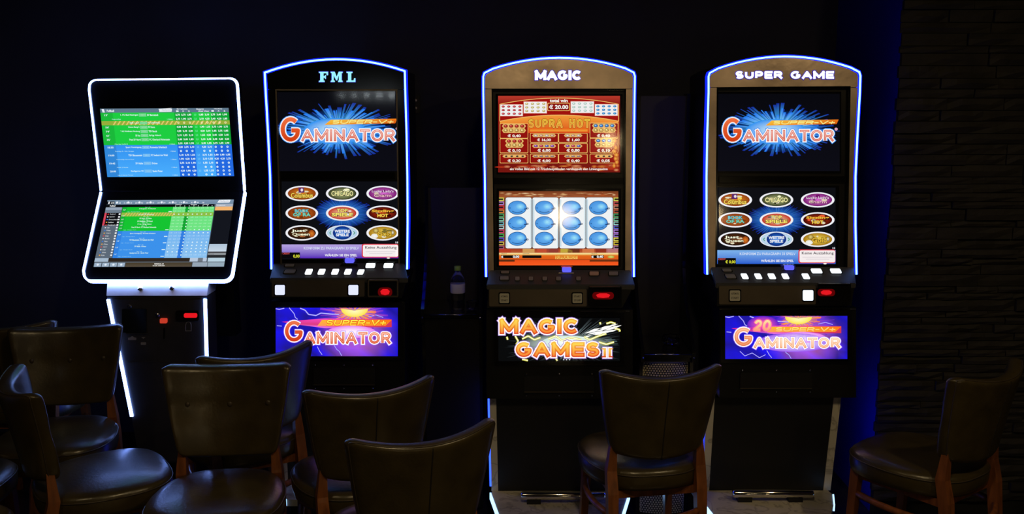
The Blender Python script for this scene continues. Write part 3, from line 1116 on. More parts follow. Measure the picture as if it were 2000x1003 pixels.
def slab_letters(spec, pl, parent, d0, d1, m):
    """FML in heavy slab capitals: lists of strokes in a 0..1 box"""
    L = dict(
        F=[[(.02, 0), (.98, 0), (.98, .34), (.84, .34), (.80, .15), (.5, .15), (.5, .42), (.62, .42), (.66, .32), (.76, .32), (.76, .70), (.66, .70), (.62, .58), (.5, .58), (.5, .85), (.62, .87), (.62, 1), (.02, 1), (.02, .87), (.16, .85), (.16, .15), (.02, .13)]],
        M=[[(0, 0), (.33, 0), (.5, .48), (.67, 0), (1, 0), (1, .13), (.92, .15), (.92, .85), (1, .87), (1, 1), (.62, 1), (.62, .87), (.69, .85), (.69, .34), (.54, .84), (.46, .84), (.24, .34), (.24, .85), (.34, .87), (.34, 1), (0, 1), (0, .87), (.08, .85), (.08, .15), (0, .13)]],
        L=[[(.02, 0), (.66, 0), (.66, .13), (.52, .15), (.52, .84), (.78, .84), (.84, .62), (.98, .62), (.98, 1), (.02, 1), (.02, .87), (.18, .85), (.18, .15), (.02, .13)]])
    for ch, x0, y0, x1, y1 in spec:
        for st in L[ch]:
            px = [(x0 + u * (x1 - x0), y0 + v * (y1 - y0)) for u, v in st]
            o = slab('sign_letter', pl, px, d0, d1, m, parent)
            cx, cy = (x0 + x1) / 2, (y0 + y1) / 2
            big = [(cx + (x - cx) * 1.10, cy + (y - cy) * 1.10) for x, y in px]
            slab('letter_edge', pl, big, d0 - .001, d1, M['letter_edge'], o)


def sign_text(t, box_, pl, parent, off, m, m2, th=4.2, depth=.004, gap=1.35):
    for nm, wd_, mm, dz in (('sign_lettering', th, m, off), ('lettering_edge', th + 2.2, m2, off - .0015)):
        vs, fs = stroke_poly(stroke_word(t, *box_, th, gap), wd_)
        ob = mesh(nm, [pl.P(x, y, dz) for x, y in vs], fs, mm, parent)
        bm = bmesh.new()
        bm.from_mesh(ob.data)
        r = bmesh.ops.extrude_face_region(bm, geom=list(bm.faces))
        bmesh.ops.translate(bm, verts=[v for v in r['geom'] if isinstance(v, bmesh.types.BMVert)], vec=-pl.n * depth)
        bm.to_mesh(ob.data)
        bm.free()
        if nm == 'sign_lettering':
            parent = ob


def slot_machine(p):
    Yb = p['Y']
    pl = vplane(Yb, 2.0)
    cx = p['cx']
    root = empty('slot_machine', ((cx - 1000) / FPX * Yb, Yb + .2, 0), p['label'], 'slot machine', 'upright slot machines along the wall')
    Lc, Rc, peak = p['L'], p['R'], p['peak']
    top = arch(Lc, Rc, peak, 16, p['rad'])
    right = p['right']
    left = p['left']
    outline = top + right + left[::-1]
    # upper housing
    cab = prism('upper_housing', [pl.P(x, y, -.012) for x, y in outline], (0, .40, 0), M['black'], root)
    # LED outline (open at the bottom)
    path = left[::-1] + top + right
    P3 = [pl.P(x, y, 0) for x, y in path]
    frame_strip('led_halo', P3, pl.n, p['led_w'] * 2.45, .030, M['led_halo'], root, closed=False, front=.006)  # added glowing band, halo of the LED line built as a wider ribbon
    frame_strip('led_strip', P3, pl.n, p['led_w'], .004, M['led_b'], root, closed=False, front=.010)
    # bezel
    win = p['win']      # TL, TR, BR, BL of the dark window
    ins = 3.0

    def shrink(q):
        x, y = q
        return (x + (ins if x < cx else -ins), y + (ins * .8 if y < 200 else 0))
    topi = [shrink(q) for q in top]
    lefti = [shrink(q) for q in left]
    righti = [shrink(q) for q in right]
    bz = M[p['bezel']]
    hy = win[0][1]
    slab('header_panel', pl, topi + [(righti[0][0] - (0 if righti[0][1] > hy else 0), hy), (lefti[0][0], hy)], .010, -.012, bz, root)
    slab('side_trim', pl, [(lefti[0][0], hy + 1)] + [q for q in lefti if q[1] > hy + 5] + [(win[3][0], lefti[-1][1]), (win[0][0], hy + 1)], .010, -.012, bz, root)
    slab('side_trim', pl, [(win[1][0], hy + 1), (win[2][0], righti[-1][1])] + [q for q in righti[::-1] if q[1] > hy + 5] + [(righti[0][0], hy + 1)], .010, -.012, bz, root)
    # thin inner lip of the window
    frame_strip('window_lip', [pl.P(x, y, .011) for x, y in win], pl.n, .006, .012, M[p.get('lip', 'gloss')], root, closed=True)
    # screens, each with its own housing
    for nm, q in (('upper_screen', p['s1']), ('lower_screen', p['s2'])):
        s = slab(nm, pl, [(q[0][0] - 5, q[0][1] - 5), (q[1][0] + 5, q[1][1] - 5), (q[2][0] + 5, q[2][1] + 4), (q[3][0] - 5, q[3][1] + 4)], -.004, -.03, M['gloss'], root)
        p[nm](pl, s)
    # divider between the two displays
    ym = (p['s1'][2][1] + p['s2'][0][1]) / 2
    slab('display_divider', pl, [(win[0][0] + 5, ym - 7), (win[1][0] - 5, ym - 7), (win[1][0] - 5, ym + 5), (win[0][0] + 5, ym + 5)], .001, -.03, M['gloss'], root)
    # cover glass
    for a, b in ((win[0][1] + 3, ym - 8), (ym + 7, win[2][1] - 2)):
        slab('cover_glass', pl, [(win[0][0] + 4, a), (win[1][0] - 4, a), (win[1][0] - 4, b), (win[0][0] + 4, b)], .0065, .0045, M['glass'], root)
    # sign lettering
    if p['sign'] == 'slab':
        slab_letters(p['sign_spec'], pl, root, .013, .010, M['led_letter'])
    else:
        sign_text(p['sign'], p['sign_spec'], pl, root, .0145, M['led_letter_w'], M['letter_edge'], p.get('th', 4.6), gap=p.get('gap', 1.2))
    # ---- button desk
    dk = p['desk']       # y_back, y_front, xl_back, xr_back, xl_front, xr_front
    yb_, yf_ = dk[0], dk[1]
    dep = .12
    A = vplane(Yb - .006).P(0, yb_)
    B = vplane(Yb - dep).P(0, yf_)
    dvec = Vector((0, B.y - A.y, B.z - A.z))
    nrm = Vector((0, dvec.z, -dvec.y)).normalized()
    if nrm.z < 0:
        nrm = -nrm
    dpl = Plane((0, A.y, A.z), nrm)
    pts = [dpl.P(dk[2], yb_), dpl.P(dk[3], yb_), dpl.P(dk[5], yf_), dpl.P(dk[4], yf_)]
    desk = prism('button_desk', pts, (0, 0, -.022), M['desk'], root, bv=.003)
    for b in p['buttons']:
        button(dpl, 'button', quad(b[0], b[1], b[2] * .9, b[3] * .82, b[5] if len(b) > 5 else 0), .006, M[b[4]], desk)
    # blue jewel in its clear cover
    jx, jy = p['jewel']
    jp = vplane(Yb - .02)
    jw = slab('jewel_lamp', jp, rrect(jx - 9, jy - 4.5, jx + 9, jy + 4.5, 2.5), .012, .0, M['jewel'], desk)
    slab('jewel_base', jp, [(jx - 15, jy + 5.5), (jx + 13, jy + 5.5), (jx + 16, jy + 11), (jx - 19, jy + 11)], .016, 0, M[p['jbase']], desk)
    frame_strip('jewel_cover', [jp.P(x, y, .016) for x, y in rrect(jx - 12, jy - 6.5, jx + 12, jy + 6.5, 3)], jp.n, .003, .01, M['clear'], desk)
    # ---- front strip
    fp = vplane(Yb - dep - .004)
    y0, y1, xl, xr, xm = p['strip']
    pb = prism('front_housing', [fp.P(x, y, -.006) for x, y in ((dk[4] + 4, yf_ + 4), (dk[5] - 3, yf_ + 4), (xr + 3, y1 + 3), (xl - 4, y1 + 3))], (0, .30, 0), M['black'], root)
    st = slab('front_strip', fp, rrect(xl, y0, xm, y1, 2), .002, -.01, M[p['strip_mat']], root)
    for (bx, by, s_, mt, wd) in p['front_buttons']:
        b = slab('square_button', fp, quad(bx, by, s_ * 1.22, s_ * 1.25, 0, 2.5), .004, 0, M['gloss'], st)
        slab('button_cap', fp, quad(bx, by, s_, s_, 0, 2), .007, .003, M[mt], b)
        if wd:
            for k, t in enumerate(wd):
                bw = text_box(t)
                hw, hh = s_ * .36, s_ * .09
                cyk = by - s_ * .2 + k * s_ * .42
                vs, fs = text_mesh(t, .02)
                mesh('button_word', [fp.P(bx - hw + (x - bw[0]) / (bw[1] - bw[0]) * 2 * hw, cyk + hh - (y - bw[2]) / (bw[3] - bw[2]) * 2 * hh, .0075) for x, y in vs], fs, M['ink'], b)
    # ---- bill slot
    bx0, by0, bx1, by1 = p['bill']
    bl = slab('bill_acceptor', fp, rrect(bx0, by0, bx1, by1, 2), .010, -.01, M['gloss'], root)
    if p['bill_frame']:
        frame_strip('bill_frame', [fp.P(x, y, .016) for x, y in rrect(bx0 + 1, by0 + 1, bx1 - 1, by1 - 1, 3)], fp.n, .006, .008, M['bronze'], bl)
    else:
        slab('bill_ledge', fp, [(bx0 + 1, by0 + .5), (bx1 - 2, by0 + .5), (bx1 - 2, by0 + 2.2), (bx0 + 1, by0 + 2.2)], .020, .010, M['chrome'], bl)
    rx, ry, rw, rh = p['red']
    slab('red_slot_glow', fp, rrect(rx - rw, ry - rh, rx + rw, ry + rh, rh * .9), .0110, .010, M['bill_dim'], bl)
    rw, rh = rw * .66, rh * .66
    slab('red_slot_light', fp, [(rx - rw, ry - rh * .3), (rx - rw * .5, ry - rh), (rx + rw * .5, ry - rh), (rx + rw, ry - rh * .3), (rx + rw * .8, ry + rh * .7), (rx, ry + rh), (rx - rw * .8, ry + rh * .7)], .0115, .010, M['bill'], bl)
    for i in range(3):
        slab('slot_tooth', fp, quad(rx - rw * .4 + i * rw * .4, ry - rh * .5, rw * .16, 1.3, 0, .3), .0125, .0115, M['bill'], bl)
    # ---- promo door
    pp = vplane(Yb - .085)
    qx0, qy0, qx1, qy1 = p['promo']
    frx = p['promo_frame']
    zt = pp.P(cx, y1 + 3).z
    body = prism('lower_cabinet', [pp.P(frx[0], frx[1], -.006), pp.P(frx[2], frx[1], -.006), pp.P(frx[2], frx[3], -.006), pp.P(frx[0], frx[3], -.006)], (0, .44, 0), M['black'], root)
    dr = slab('poster_frame', pp, rrect(qx0 - 9, qy0 - 11, qx1 + 9, qy1 + 8, 3), .004, -.01, M['gloss'], root)
    p['poster'](Plane(pp.p0 + pp.n * .004, pp.n), dr)
    slab('poster_glass', pp, [(qx0 - 3, qy0 - 3), (qx1 + 3, qy0 - 3), (qx1 + 3, qy1 + 3), (qx0 - 3, qy1 + 3)], .0095, .0075, M['glass'], dr)
    if p.get('marks'):
        for mx0, mx1 in p['marks']:
            slab('chrome_mark', pp, [(mx0, qy0 - 14), (mx1, qy0 - 14), (mx1, qy0 - 12.8), (mx0, qy0 - 12.8)], .006, .002, M['chrome'], dr)
    # lower access flap with bolts
    f0, f1 = p['flap']
    fl = slab('access_flap', pp, rrect(f0[0], f0[1], f1[0], f1[1], 2), .006, -.004, M['blackmat'], root)
    slab('flap_edge', pp, [(f0[0], f1[1] - 1.5), (f1[0], f1[1] - 1.5), (f1[0], f1[1]), (f0[0], f1[1])], .009, .004, M['bronze'], fl)
    for bx in (f0[0] + 4, (f0[0] + f1[0]) / 2, f1[0] - 4):
        for by in (f0[1] - 6, f1[1] + 5):
            q = pp.P(bx, by, .0)
            ob = tube('bolt', [q, q + Vector((0, -.006, 0))], .0035, M['chrome'], fl, 8)
    # ---- stand
    sp = vplane(Yb - .03)
    sx0, sx1, ex0, ex1 = p['stand']      # top left/right, bottom left/right
    sy0, sy1 = p['stand_y']
    prism('stand', [sp.P(x, y, -.004) for x, y in ((sx0 + 6, sy0), (sx1 - 6, sy0), (ex1 - 6, sy1 + 4), (ex0 + 6, sy1 + 4))], (0, .40, 0), M['blackmat'], root)
    wdt = p['trim_w']
    slab('marble_trim', sp, [(sx0, sy0), (sx0 + wdt, sy0), (ex0 + wdt, sy1), (ex0, sy1)], .0, -.36, M['marble'], root)
    slab('marble_trim', sp, [(sx1 - wdt, sy0), (sx1, sy0), (ex1, sy1), (ex1 - wdt, sy1)], .0, -.36, M['marble'], root)
    for a, b, sg in ((sx0, ex0, -1), (sx1, ex1, 1)):
        q0, q1 = sp.P(a + sg * 2, sy0 + 2), sp.P(b + sg * 2, sy1)
        q0.y += .05
        q1.y += .05
        frame_strip('stand_led', [q0, q1], (0, -1, 0), .010, .05, M['led_base'], root, closed=False)
    # ---- marble foot box with chamfered front corners
    fz = sp.P(cx, sy1).z
    zp = zplane(fz)
    fpx = p['foot']
    foot = prism('foot_plate', [zp.P(x, y) for x, y in fpx], (0, 0, -.03), M['marble'], root)
    fb = [zp.P(x, y) for x, y in fpx]
    c = sum(fb, Vector()) / len(fb)
    prism('foot_box', [Vector((c.x + (v.x - c.x) * .93, c.y + (v.y - c.y) * .93, fz - .03)) for v in fb], (0, 0, -(fz - .03)), M['blackmat'], root)
    for e in p['foot_led']:
        a, b = zp.P(*fpx[e[0]]), zp.P(*fpx[e[1]])
        d = (b - a).normalized()
        nn = Vector((d.y, -d.x, 0))
        if nn.dot((a + b) / 2 - c) < 0:
            nn = -nn
        vs = [a, b, b + nn * .006, a + nn * .006]
        prism('foot_led', [v + Vector((0, 0, .002)) for v in vs], (0, 0, -.03), M['led_foot'], root)
    # footrest bar
    x0, x1, yy = p['bar']
    bp_ = Plane((0, 0, fz + .035), (0, 0, 1))
    a, b = bp_.P(x0, yy), bp_.P(x1, yy)
    tube('footrest_bar', [a, a + (b - a) * .02, b - (b - a) * .02, b], [.014, .018, .018, .014], M['chrome'], root, 16)
    for t in (.15, .78):
        c0 = a + (b - a) * t
        box('bar_bracket', c0.x - .03, c0.x + .03, c0.y - .012, c0.y + .03, fz, fz + .02, M['blackmat'], root)
    return root


def mk_burst(x0, x1, cy, seed, area_, clip=None):
    def f(pl, s):
        cv = Canvas(sub_map(Plane(pl.p0 - pl.n * .004, pl.n), lambda x, y: (x, y)))
        cv.rect(*area_, (9, 9, 15), -1, (13, 13, 22))
        logo(cv, x0, x1, cy, seed, clip)
        cv.build('screen_picture', M['screen'], s)
    return f


def mk_select(*a):
    def f(pl, s):
        cv = Canvas(sub_map(Plane(pl.p0 - pl.n * .004, pl.n), lambda x, y: (x, y)))
        select_screen(cv, *a)
        cv.build('screen_picture', M['screen'], s)
    return f


def mk_promo(x0, y0, x1, y1, seed, t20):
    def f(pl, s):
        cv = Canvas(sub_map(pl, lambda x, y: (x, y)))
        promo_gaminator(cv, x0, y0, x1, y1, seed, t20)
        cv.build('poster_picture', M['poster'], s)
    return f


def recess(fn):
    def f(pl, s):
        fn(Plane(pl.p0 - pl.n * .004, pl.n), s)
    return f


slot_machine(dict(
    label='slot machine with glossy black bezel and cyan letters on top, leftmost of the three',
    Y=4.0, cx=657, L=(518, 142), R=(791, 139), peak=116, rad=0, led_w=.0068,
    left=[(520, 180), (524.5, 260), (528.5, 345), (530, 430), (531, 525)],
    right=[(792, 180), (794.5, 260), (796, 345), (796.5, 430), (795.5, 525)],
    win=[(537.5, 174), (776, 174), (781, 520), (548, 524)], bezel='gloss', lip='bronze',
    s1=[(545, 184), (774, 184), (776, 330), (549, 332)], s2=[(550, 357), (778, 357), (778.5, 505), (551, 505)],
    upper_screen=mk_burst(546, 779, 252, 3, (541, 180, 776, 334), (541, 180, 776, 334)),
    lower_screen=mk_select(550, 354, 778.5, 506, (589.5, 668.5, 747.5), (377.5, 416, 454.5), 32, 15, (477, 504), True, '0,00', 2),
    sign='slab', sign_spec=[('F', 622.5, 140, 641, 160), ('M', 646, 140, 669, 160), ('L', 676.5, 140, 694.5, 160)],
    desk=(513, 543, 534, 790, 527, 797),
    buttons=[(565.5, 517, 20, 5, 'btn_grey', 2), (566, 529, 23, 8, 'btn_grey', 4), (603, 529.5, 14, 12, 'btn_lit', 4), (628, 529.5, 14, 12, 'btn_lit', 4), (654.5, 529.5, 14, 12, 'btn_lit', 4),
             (679.5, 529.5, 14, 12, 'btn_lit', 4), (704.5, 530, 13, 11, 'btn_lit', 4), (723.5, 517.5, 20, 10, 'btn_lit', 2), (758.5, 517.5, 20, 10, 'btn_lit', 2)],
    jewel=(682.5, 508.5), jbase='gloss',
    strip=(547, 579, 531, 782, 712), strip_mat='bronze',
    front_buttons=[(546.5, 566, 19, 'btn_square', None), (690, 566, 19, 'btn_square', None)],
    bill=(717, 545, 779, 581), bill_frame=True, red=(752, 570, 14, 9),
    promo=(538.5, 600.5, 777, 695), promo_frame=(529, 588, 791, 783), poster=mk_promo(538.5, 600.5, 777, 695, 5, False),
    flap=((612, 718), (732, 752)), stand=(543, 785, 550, 775), stand_y=(783, 935), trim_w=12,
    foot=[(548, 935), (778, 935), (790, 950), (788, 968), (770, 975), (560, 975), (540, 965), (538, 950)], foot_led=[(5, 6)],
    bar=(600, 740, 937)))

slot_machine(dict(
    label='steel-bezel slot machine showing a red paytable above blue plums, in the middle',
    Y=3.87, cx=1092, L=(944, 141), R=(1239.5, 140), peak=113, rad=9, led_w=.0062,
    left=[(944, 180), (945.5, 260), (947, 345), (948, 440), (949.5, 540)],
    right=[(1239, 180), (1238, 260), (1237, 345), (1236.7, 440), (1237.5, 540)],
    win=[(960, 173), (1223, 173), (1221, 533), (964.5, 533)], bezel='steel',
    s1=[(973, 188), (1211, 188), (1209, 336), (975, 336)], s2=[(975, 373), (1208, 373), (1207, 517), (975, 517)],
    upper_screen=recess(paytable), lower_screen=recess(reels),
    sign='MAGIC', sign_spec=(1044.5, 137, 1137, 156.5), th=6.3, gap=1.08,
    desk=(526, 556, 957, 1231, 950, 1240),
    buttons=[(986.5, 530.5, 18, 5, 'btn_grey', 0), (985, 542, 19, 8, 'btn_grey', 0), (1010.5, 543, 10, 8, 'btn_grey'), (1037, 543, 10, 8, 'btn_grey'), (1064, 543, 10, 8, 'btn_grey'),
             (1091, 543, 11, 8, 'btn_grey'), (1130, 543, 10, 8, 'btn_grey'), (1160.5, 533, 20, 8, 'btn_red'), (1198.5, 533, 20, 8, 'btn_grey')],
    jewel=(1107, 526.5), jbase='cream',
    strip=(565, 598, 955.5, 1212, 1146), strip_mat='bronze',
    front_buttons=[(985, 582, 18.5, 'btn_cream', ('AUTOMATIK', 'START')), (1127.5, 582, 18.5, 'btn_cream', ('START', 'STOPP'))],
    bill=(1150, 559, 1214, 598), bill_frame=False, red=(1178, 577, 21, 7),
    promo=(973, 620.5, 1210.5, 705), promo_frame=(950, 604, 1236, 778), poster=promo_magic,
    marks=[(1068, 1114), (1134, 1182), (1222, 1229)],
    flap=((1024, 735), (1160, 766)), stand=(956, 1228, 960, 1222), stand_y=(778, 958), trim_w=13,
    foot=[(962, 958), (1222, 958), (1228, 962), (1215, 1003), (1207, 1024), (986, 1024), (974, 1003), (959, 962)], foot_led=[(6, 7), (2, 3), (5, 6)],
    bar=(1018, 1182, 967)))

slot_machine(dict(
    label='steel-bezel slot machine with nine oval game icons, rightmost beside the stone wall',
    Y=3.845, cx=1530, L=(1383, 141), R=(1679, 139), peak=110.5, rad=9, led_w=.0062,
    left=[(1383, 180), (1380.5, 260), (1379, 345), (1379, 440), (1380.5, 535)],
    right=[(1678, 180), (1673.5, 260), (1669.5, 345), (1669.5, 440), (1671.5, 535)],
    win=[(1400, 170), (1661.5, 168), (1655, 528), (1397, 530)], bezel='steel',
    s1=[(1402, 184), (1638, 184), (1638, 334), (1402, 334)], s2=[(1401, 368), (1634, 368), (1632, 515), (1401, 515)],
    upper_screen=mk_burst(1410, 1636, 253, 8, (1402, 183, 1640, 334), None),
    lower_screen=mk_select(1401, 366, 1632, 516, (1436, 1516.5, 1597), (390, 429, 467), 33, 15, (488, 515), False, '€ 0,00', 6),
    sign='SUPER GAME', sign_spec=(1436.5, 138.5, 1629, 154), th=4.7, gap=1.5,
    desk=(520, 553, 1388, 1668, 1398, 1672),
    buttons=[(1420, 526.5, 19, 6, 'btn_grey', -3), (1427, 538.5, 21, 9, 'btn_grey', -4), (1454.5, 538.5, 13, 12, 'btn_lit', -5), (1481, 538.5, 13, 12, 'btn_lit', -5), (1507.5, 538.5, 14, 12, 'btn_lit', -5),
             (1534, 538.5, 13, 12, 'btn_lit', -5), (1574, 538.5, 14, 12, 'btn_lit', -5), (1595, 528, 22, 10, 'btn_lit', -4), (1632.5, 528, 22, 10, 'btn_lit', -4)],
    jewel=(1542, 522.5), jbase='gloss',
    strip=(558, 594, 1404.5, 1660, 1593), strip_mat='bronze',
    front_buttons=[(1435.5, 577, 20, 'btn_cream', ('AUTOMATIK', 'START')), (1578.5, 576.5, 20, 'btn_lit', None)],
    bill=(1599, 553, 1662, 594), bill_frame=False, red=(1614, 571, 17, 7),
    promo=(1416.5, 616.5, 1655, 700.5), promo_frame=(1405, 600, 1672, 776), poster=mk_promo(1416.5, 616.5, 1655, 700.5, 9, True),
    marks=[(1405, 1428), (1517, 1561), (1660, 1672)],
    flap=((1446, 728), (1586, 759)), stand=(1382, 1643, 1371, 1622), stand_y=(776, 957), trim_w=14,
    foot=[(1372, 957), (1617, 957), (1626, 965), (1628, 985), (1618, 1024), (1404, 1024), (1392, 1003), (1366, 970)], foot_led=[(6, 7), (2, 3), (5, 6)],
    bar=(1431, 1588, 963)))


# ================================================================= BETTING KIOSK
def kiosk():
    Yk = 4.25
    root = empty('betting_terminal', (-1.48, Yk + .12, 0), 'betting terminal with two green and blue odds screens in a white-lit frame', 'kiosk')
    up = Plane(vplane(Yk).P(336, 373), (0, -math.cos(R(-4)), math.sin(R(-4))))
    lw_n = Vector((0, -math.cos(R(33)), math.sin(R(33))))
    lw = Plane(vplane(Yk).P(336, 373), lw_n)
    # outlines

    def corner(cx, cy, r, a0, a1, n=5):
        return [(cx + r * math.cos(R(a0 + (a1 - a0) * i / n)), cy + r * math.sin(R(a0 + (a1 - a0) * i / n))) for i in range(n + 1)]
    o_up = [(197, 372)] + [(174, 176)] + corner(188, 170, 14, 180, 270)[1:] + corner(448, 168, 15, 270, 350) + [(477, 372)]
    o_lw = [(197, 375)] + [(163, 528)] + corner(178, 534, 14, 170, 90)[0:] + corner(436, 530, 18, 90, 10) + [(478, 373)]
    prism('upper_display', [up.P(x, y, -.004) for x, y in o_up], (0, .07, 0), M['gloss'], root)
    prism('lower_display', [lw.P(x, y, -.004) for x, y in o_lw], -lw.n * .05, M['gloss'], root)
    frame_strip('led_strip', [up.P(x, y) for x, y in o_up], up.n, .0062, .022, M['led_w'], root, closed=False, front=.004)
    frame_strip('led_strip', [lw.P(x, y) for x, y in o_lw], lw.n, .0075, .024, M['led_w'], root, closed=False, front=.004)
    # neck joining the displays to the wall-side column
    cz = up.P(336, 372).z
    box('spine', -1.60, -1.33, Yk + .07, Yk + .16, .75, cz + .35, M['black'], root)
    # ----- upper screen
    q = ((195.5, 212), (446.5, 210.5), (457.5, 343.5), (210, 345.5))
    us = prism('upper_screen', [up.P(x, y, .001) for x, y in q], -up.n * .004, M['gloss'], root)
    cv = Canvas(quad_map(up, *q), base=.0016)
    GR, GR2, BL_, BL2, GY = (30, 205, 65), (16, 165, 55), (55, 150, 240), (35, 105, 225), (95, 120, 140)
    cv.rect(0, 0, 1000, 60, GY, 0)
    cv.rect(0, 60, 1000, 180, GR, 0)
    cv.rect(0, 180, 1000, 240, (150, 175, 60), 0)
    cv.rect(0, 240, 1000, 530, GR, 0)
    cv.rect(0, 530, 1000, 1000, (50, 145, 240), 0, (75, 175, 255))
    for (y0, y1, c) in ((60, 180, GR2), (240, 530, GR2), (530, 1000, BL2)):
        cv.rect(575, y0, 712, y1, c, 1)
        cv.rect(862, y0, 1000, y1, c, 1)
        cv.rect(0, y0, 95, y1, tuple(v * .9 for v in (GR if c is GR2 else BL_)), 1)
    for i in range(26):
        x = 90 + i * 34
        if x < 930 and not (575 < x < 700):
            cv.poly([(x + 18, 182), (x + 30, 182), (x + 8, 238), (x - 4, 238)], (225, 200, 110), 2)
    cv.poly([(560, -4), (462, 52), (455, 8)], (235, 240, 245), 1)
    cv.poly([(465, 10), (560, 6), (556, 50), (458, 52)], (232, 238, 244), 2)
    cv.text('Cashpoint', 480, 14, 550, 46, (190, 200, 215), 3, offset=.02, shear=.3)
    cv.text('Fußball', 52, 18, 108, 46, (240, 245, 250), 3, offset=.03)
    cv.poly([(12, 8), (30, 8), (36, 55), (18, 55)], (235, 240, 250), 3)
    for t, x0, x1 in (('Ergebnis', 598, 680), ('Gesamt', 748, 806), ('Handicap', 888, 950)):
        cv.text(t, x0, 4, x1, 22, (245, 248, 250), 3, offset=.03)
    cols = (600, 645, 690, 736, 783, 828, 875, 921, 967)
    for x, t in zip(cols, ('1', 'X', '2', '', 'Unter', 'Über', '1', 'X', '2')):
        if t:
            n = 6 if len(t) == 1 else 20
            cv.text(t, x - n, 32, x + n, 52, (240, 245, 250), 3, offset=.03)
    teams = [(95, '1. FC Bad Kissingen', 'SV Bernstadt', "13'"), (210, 'Spfr. Lauf', 'FC Lindenberg', ''), (272, 'Union Berg 2', 'FV Horn', "56'"), (332, '* SG Waldheim Neuberg', 'TSV Bruck', "74'"), (392, 'SV Au', 'SpVgg Altbach', "61'"),
             (452, 'Post SV Nord', 'FC Oberland Hohenstein', "35'"), (565, 'Sport Vereinigung', 'Rotweiss Erlenbach', '18:30'), (682, 'TSV Blauenstein', 'FC Seebach Am Wald', '19:00'),
             (800, 'SV Halde', 'Grünau', '19:45'), (916, 'Stadtgarten SC', 'Sankt Peter', '20:00')]
    for y, a, b, tm in teams:
        wa, wb = len(a) * 7.2, len(b) * 7.2
        cv.text(a, 292 - wa, y - 14, 292, y + 13, (225, 250, 250), 4, offset=.02)
        cv.text(b, 362, y - 14, 362 + wb, y + 13, (225, 250, 250), 4, offset=.02)
        cv.rect(298, y - 22, 356, y + 22, (120, 215, 150) if y < 530 else (120, 190, 245), 3)
        cv.text('- : -', 315, y - 6, 340, y + 6, (235, 245, 190), 4, offset=.02)
        if tm:
            cv.text(tm, 28, y - 13, 28 + 9 * len(tm), y + 12, (225, 245, 250), 4, offset=.02)
    for y, t in ((155, 'Regionalliga'), (518, 'Oberliga Staffel 2'), (622, 'Kreisliga A - Süd, Gruppe'), (742, 'Verbandsliga Herren Nord'), (860, 'Pokal, 2. Runde'), (975, 'Liga 3, Damen Turnier')):
        cv.text(t, 85, y - 9, 85 + len(t) * 5.8, y + 9, (190, 235, 240), 4, offset=.01)
        cv.text('1. Halbzeit', 515, y - 6, 558, y + 10, (200, 235, 240), 4, offset=.01)
    rows = [95, 155, 210, 272, 332, 392, 452, 510, 565, 622, 682, 740, 800, 860, 916, 972]
    g = random.Random(2)
    od = ['1,85', '3,40', '2,10', '1,55', '4,20', '1,90', '2,75', '0']
    for j, y in enumerate(rows):
        for i, x in enumerate(cols):
            if i == 3 and (j in (9, 13, 15)):
                continue
            small = (j == 2) or (j in (9, 13, 15)) or (j in (8, 12, 14) and i > 5)
            t = '0' if small else g.choice(od[:7])
            n = 7 if small else 16
            if i == 3:
                t, n = '2,5', 9
            c = (235, 255, 250) if i != 3 else (110, 230, 160) if j < 8 else (120, 200, 250)
            if j == 2:
                c = (250, 235, 190)
                if i == 3:
                    continue
            cv.text(t, x - n, y - 14, x + n, y + 14, c, 4, offset=.035)
    cv.build('screen_picture', M['screen'], us)
    # ----- lower screen
    q = ((210.2, 391.2), (457, 389.6), (437.6, 520.5), (182.4, 521.2))
    ls = prism('lower_screen', [lw.P(x, y, .001) for x, y in q], -lw.n * .004, M['gloss'], root)
    cv = Canvas(quad_map(lw, *q), base=.0016)
    cv.rect(0, 0, 1000, 1000, (60, 70, 82), 0)
    cv.rect(0, 0, 1000, 68, (125, 150, 175), 1, (110, 135, 160))
    cv.rect(0, 18, 62, 66, (12, 14, 20), 2)
    cv.rect(0, 68, 850, 108, (10, 12, 16), 1)
    cv.poly([(885, 6), (975, 4), (968, 46), (872, 48)], (238, 243, 248), 2)
    cv.text('Cashpoint', 890, 12, 966, 42, (170, 180, 200), 3, offset=.02, shear=.3)
    cv.rect(0, 110, 128, 150, (150, 165, 185), 1)
    cv.rect(0, 152, 128, 195, (110, 125, 140), 1)
    cv.rect(0, 195, 128, 385, (14, 14, 18), 1)
    cv.rect(0, 195, 16, 385, (215, 70, 90), 2)
    cv.rect(0, 385, 128, 870, (92, 105, 120), 1)
    for i in range(16):
        y = 215 + i * 41
        if y > 830:
            break
        cv.ell(30, y, 6, 8, [(225, 60, 50), (240, 240, 240), (60, 120, 220), (240, 170, 60)][i % 4], 3, None, 8)
        t = ['England', 'Spanien', 'Deutschland', 'Italien', 'Frankreich', 'USA', 'Polen', 'Ungarn', 'Iran', 'Mexiko', 'Peru', 'China', 'Japan', 'Irak', 'Chile', 'Kuba'][i]
        cv.text(t, 44, y - 9, 44 + 6 * len(t), y + 9, (225, 228, 232), 3, offset=.01)
        cv.rect(112, y - 11, 126, y + 11, (235, 238, 242), 3)
    cv.text('LIVE', 34, 30, 58, 54, (230, 235, 240), 3, offset=.02)
    cv.text('Fußball', 30, 76, 72, 98, (235, 238, 240), 3, offset=.03)
    cv.rect(12, 22, 22, 58, (240, 240, 245), 3)
    for i in range(16):
        x = 80 + i * 44
        if i % 2 == 0:
            cv.ell(x, 38, 9, 17, (235, 240, 248), 3, None, 10)
        cv.text(str((i * 7) % 31 + 4), x + 12, 34, x + 30, 54, (225, 230, 240), 3, offset=.02)
    gx0, gx1, ox0, ox1, ex = 132, 520, 530, 856, 856
    cv.rect(gx0, 108, ex, 470, (22, 195, 50), 1)
    cv.rect(gx0, 470, ex, 872, (60, 145, 235), 1)
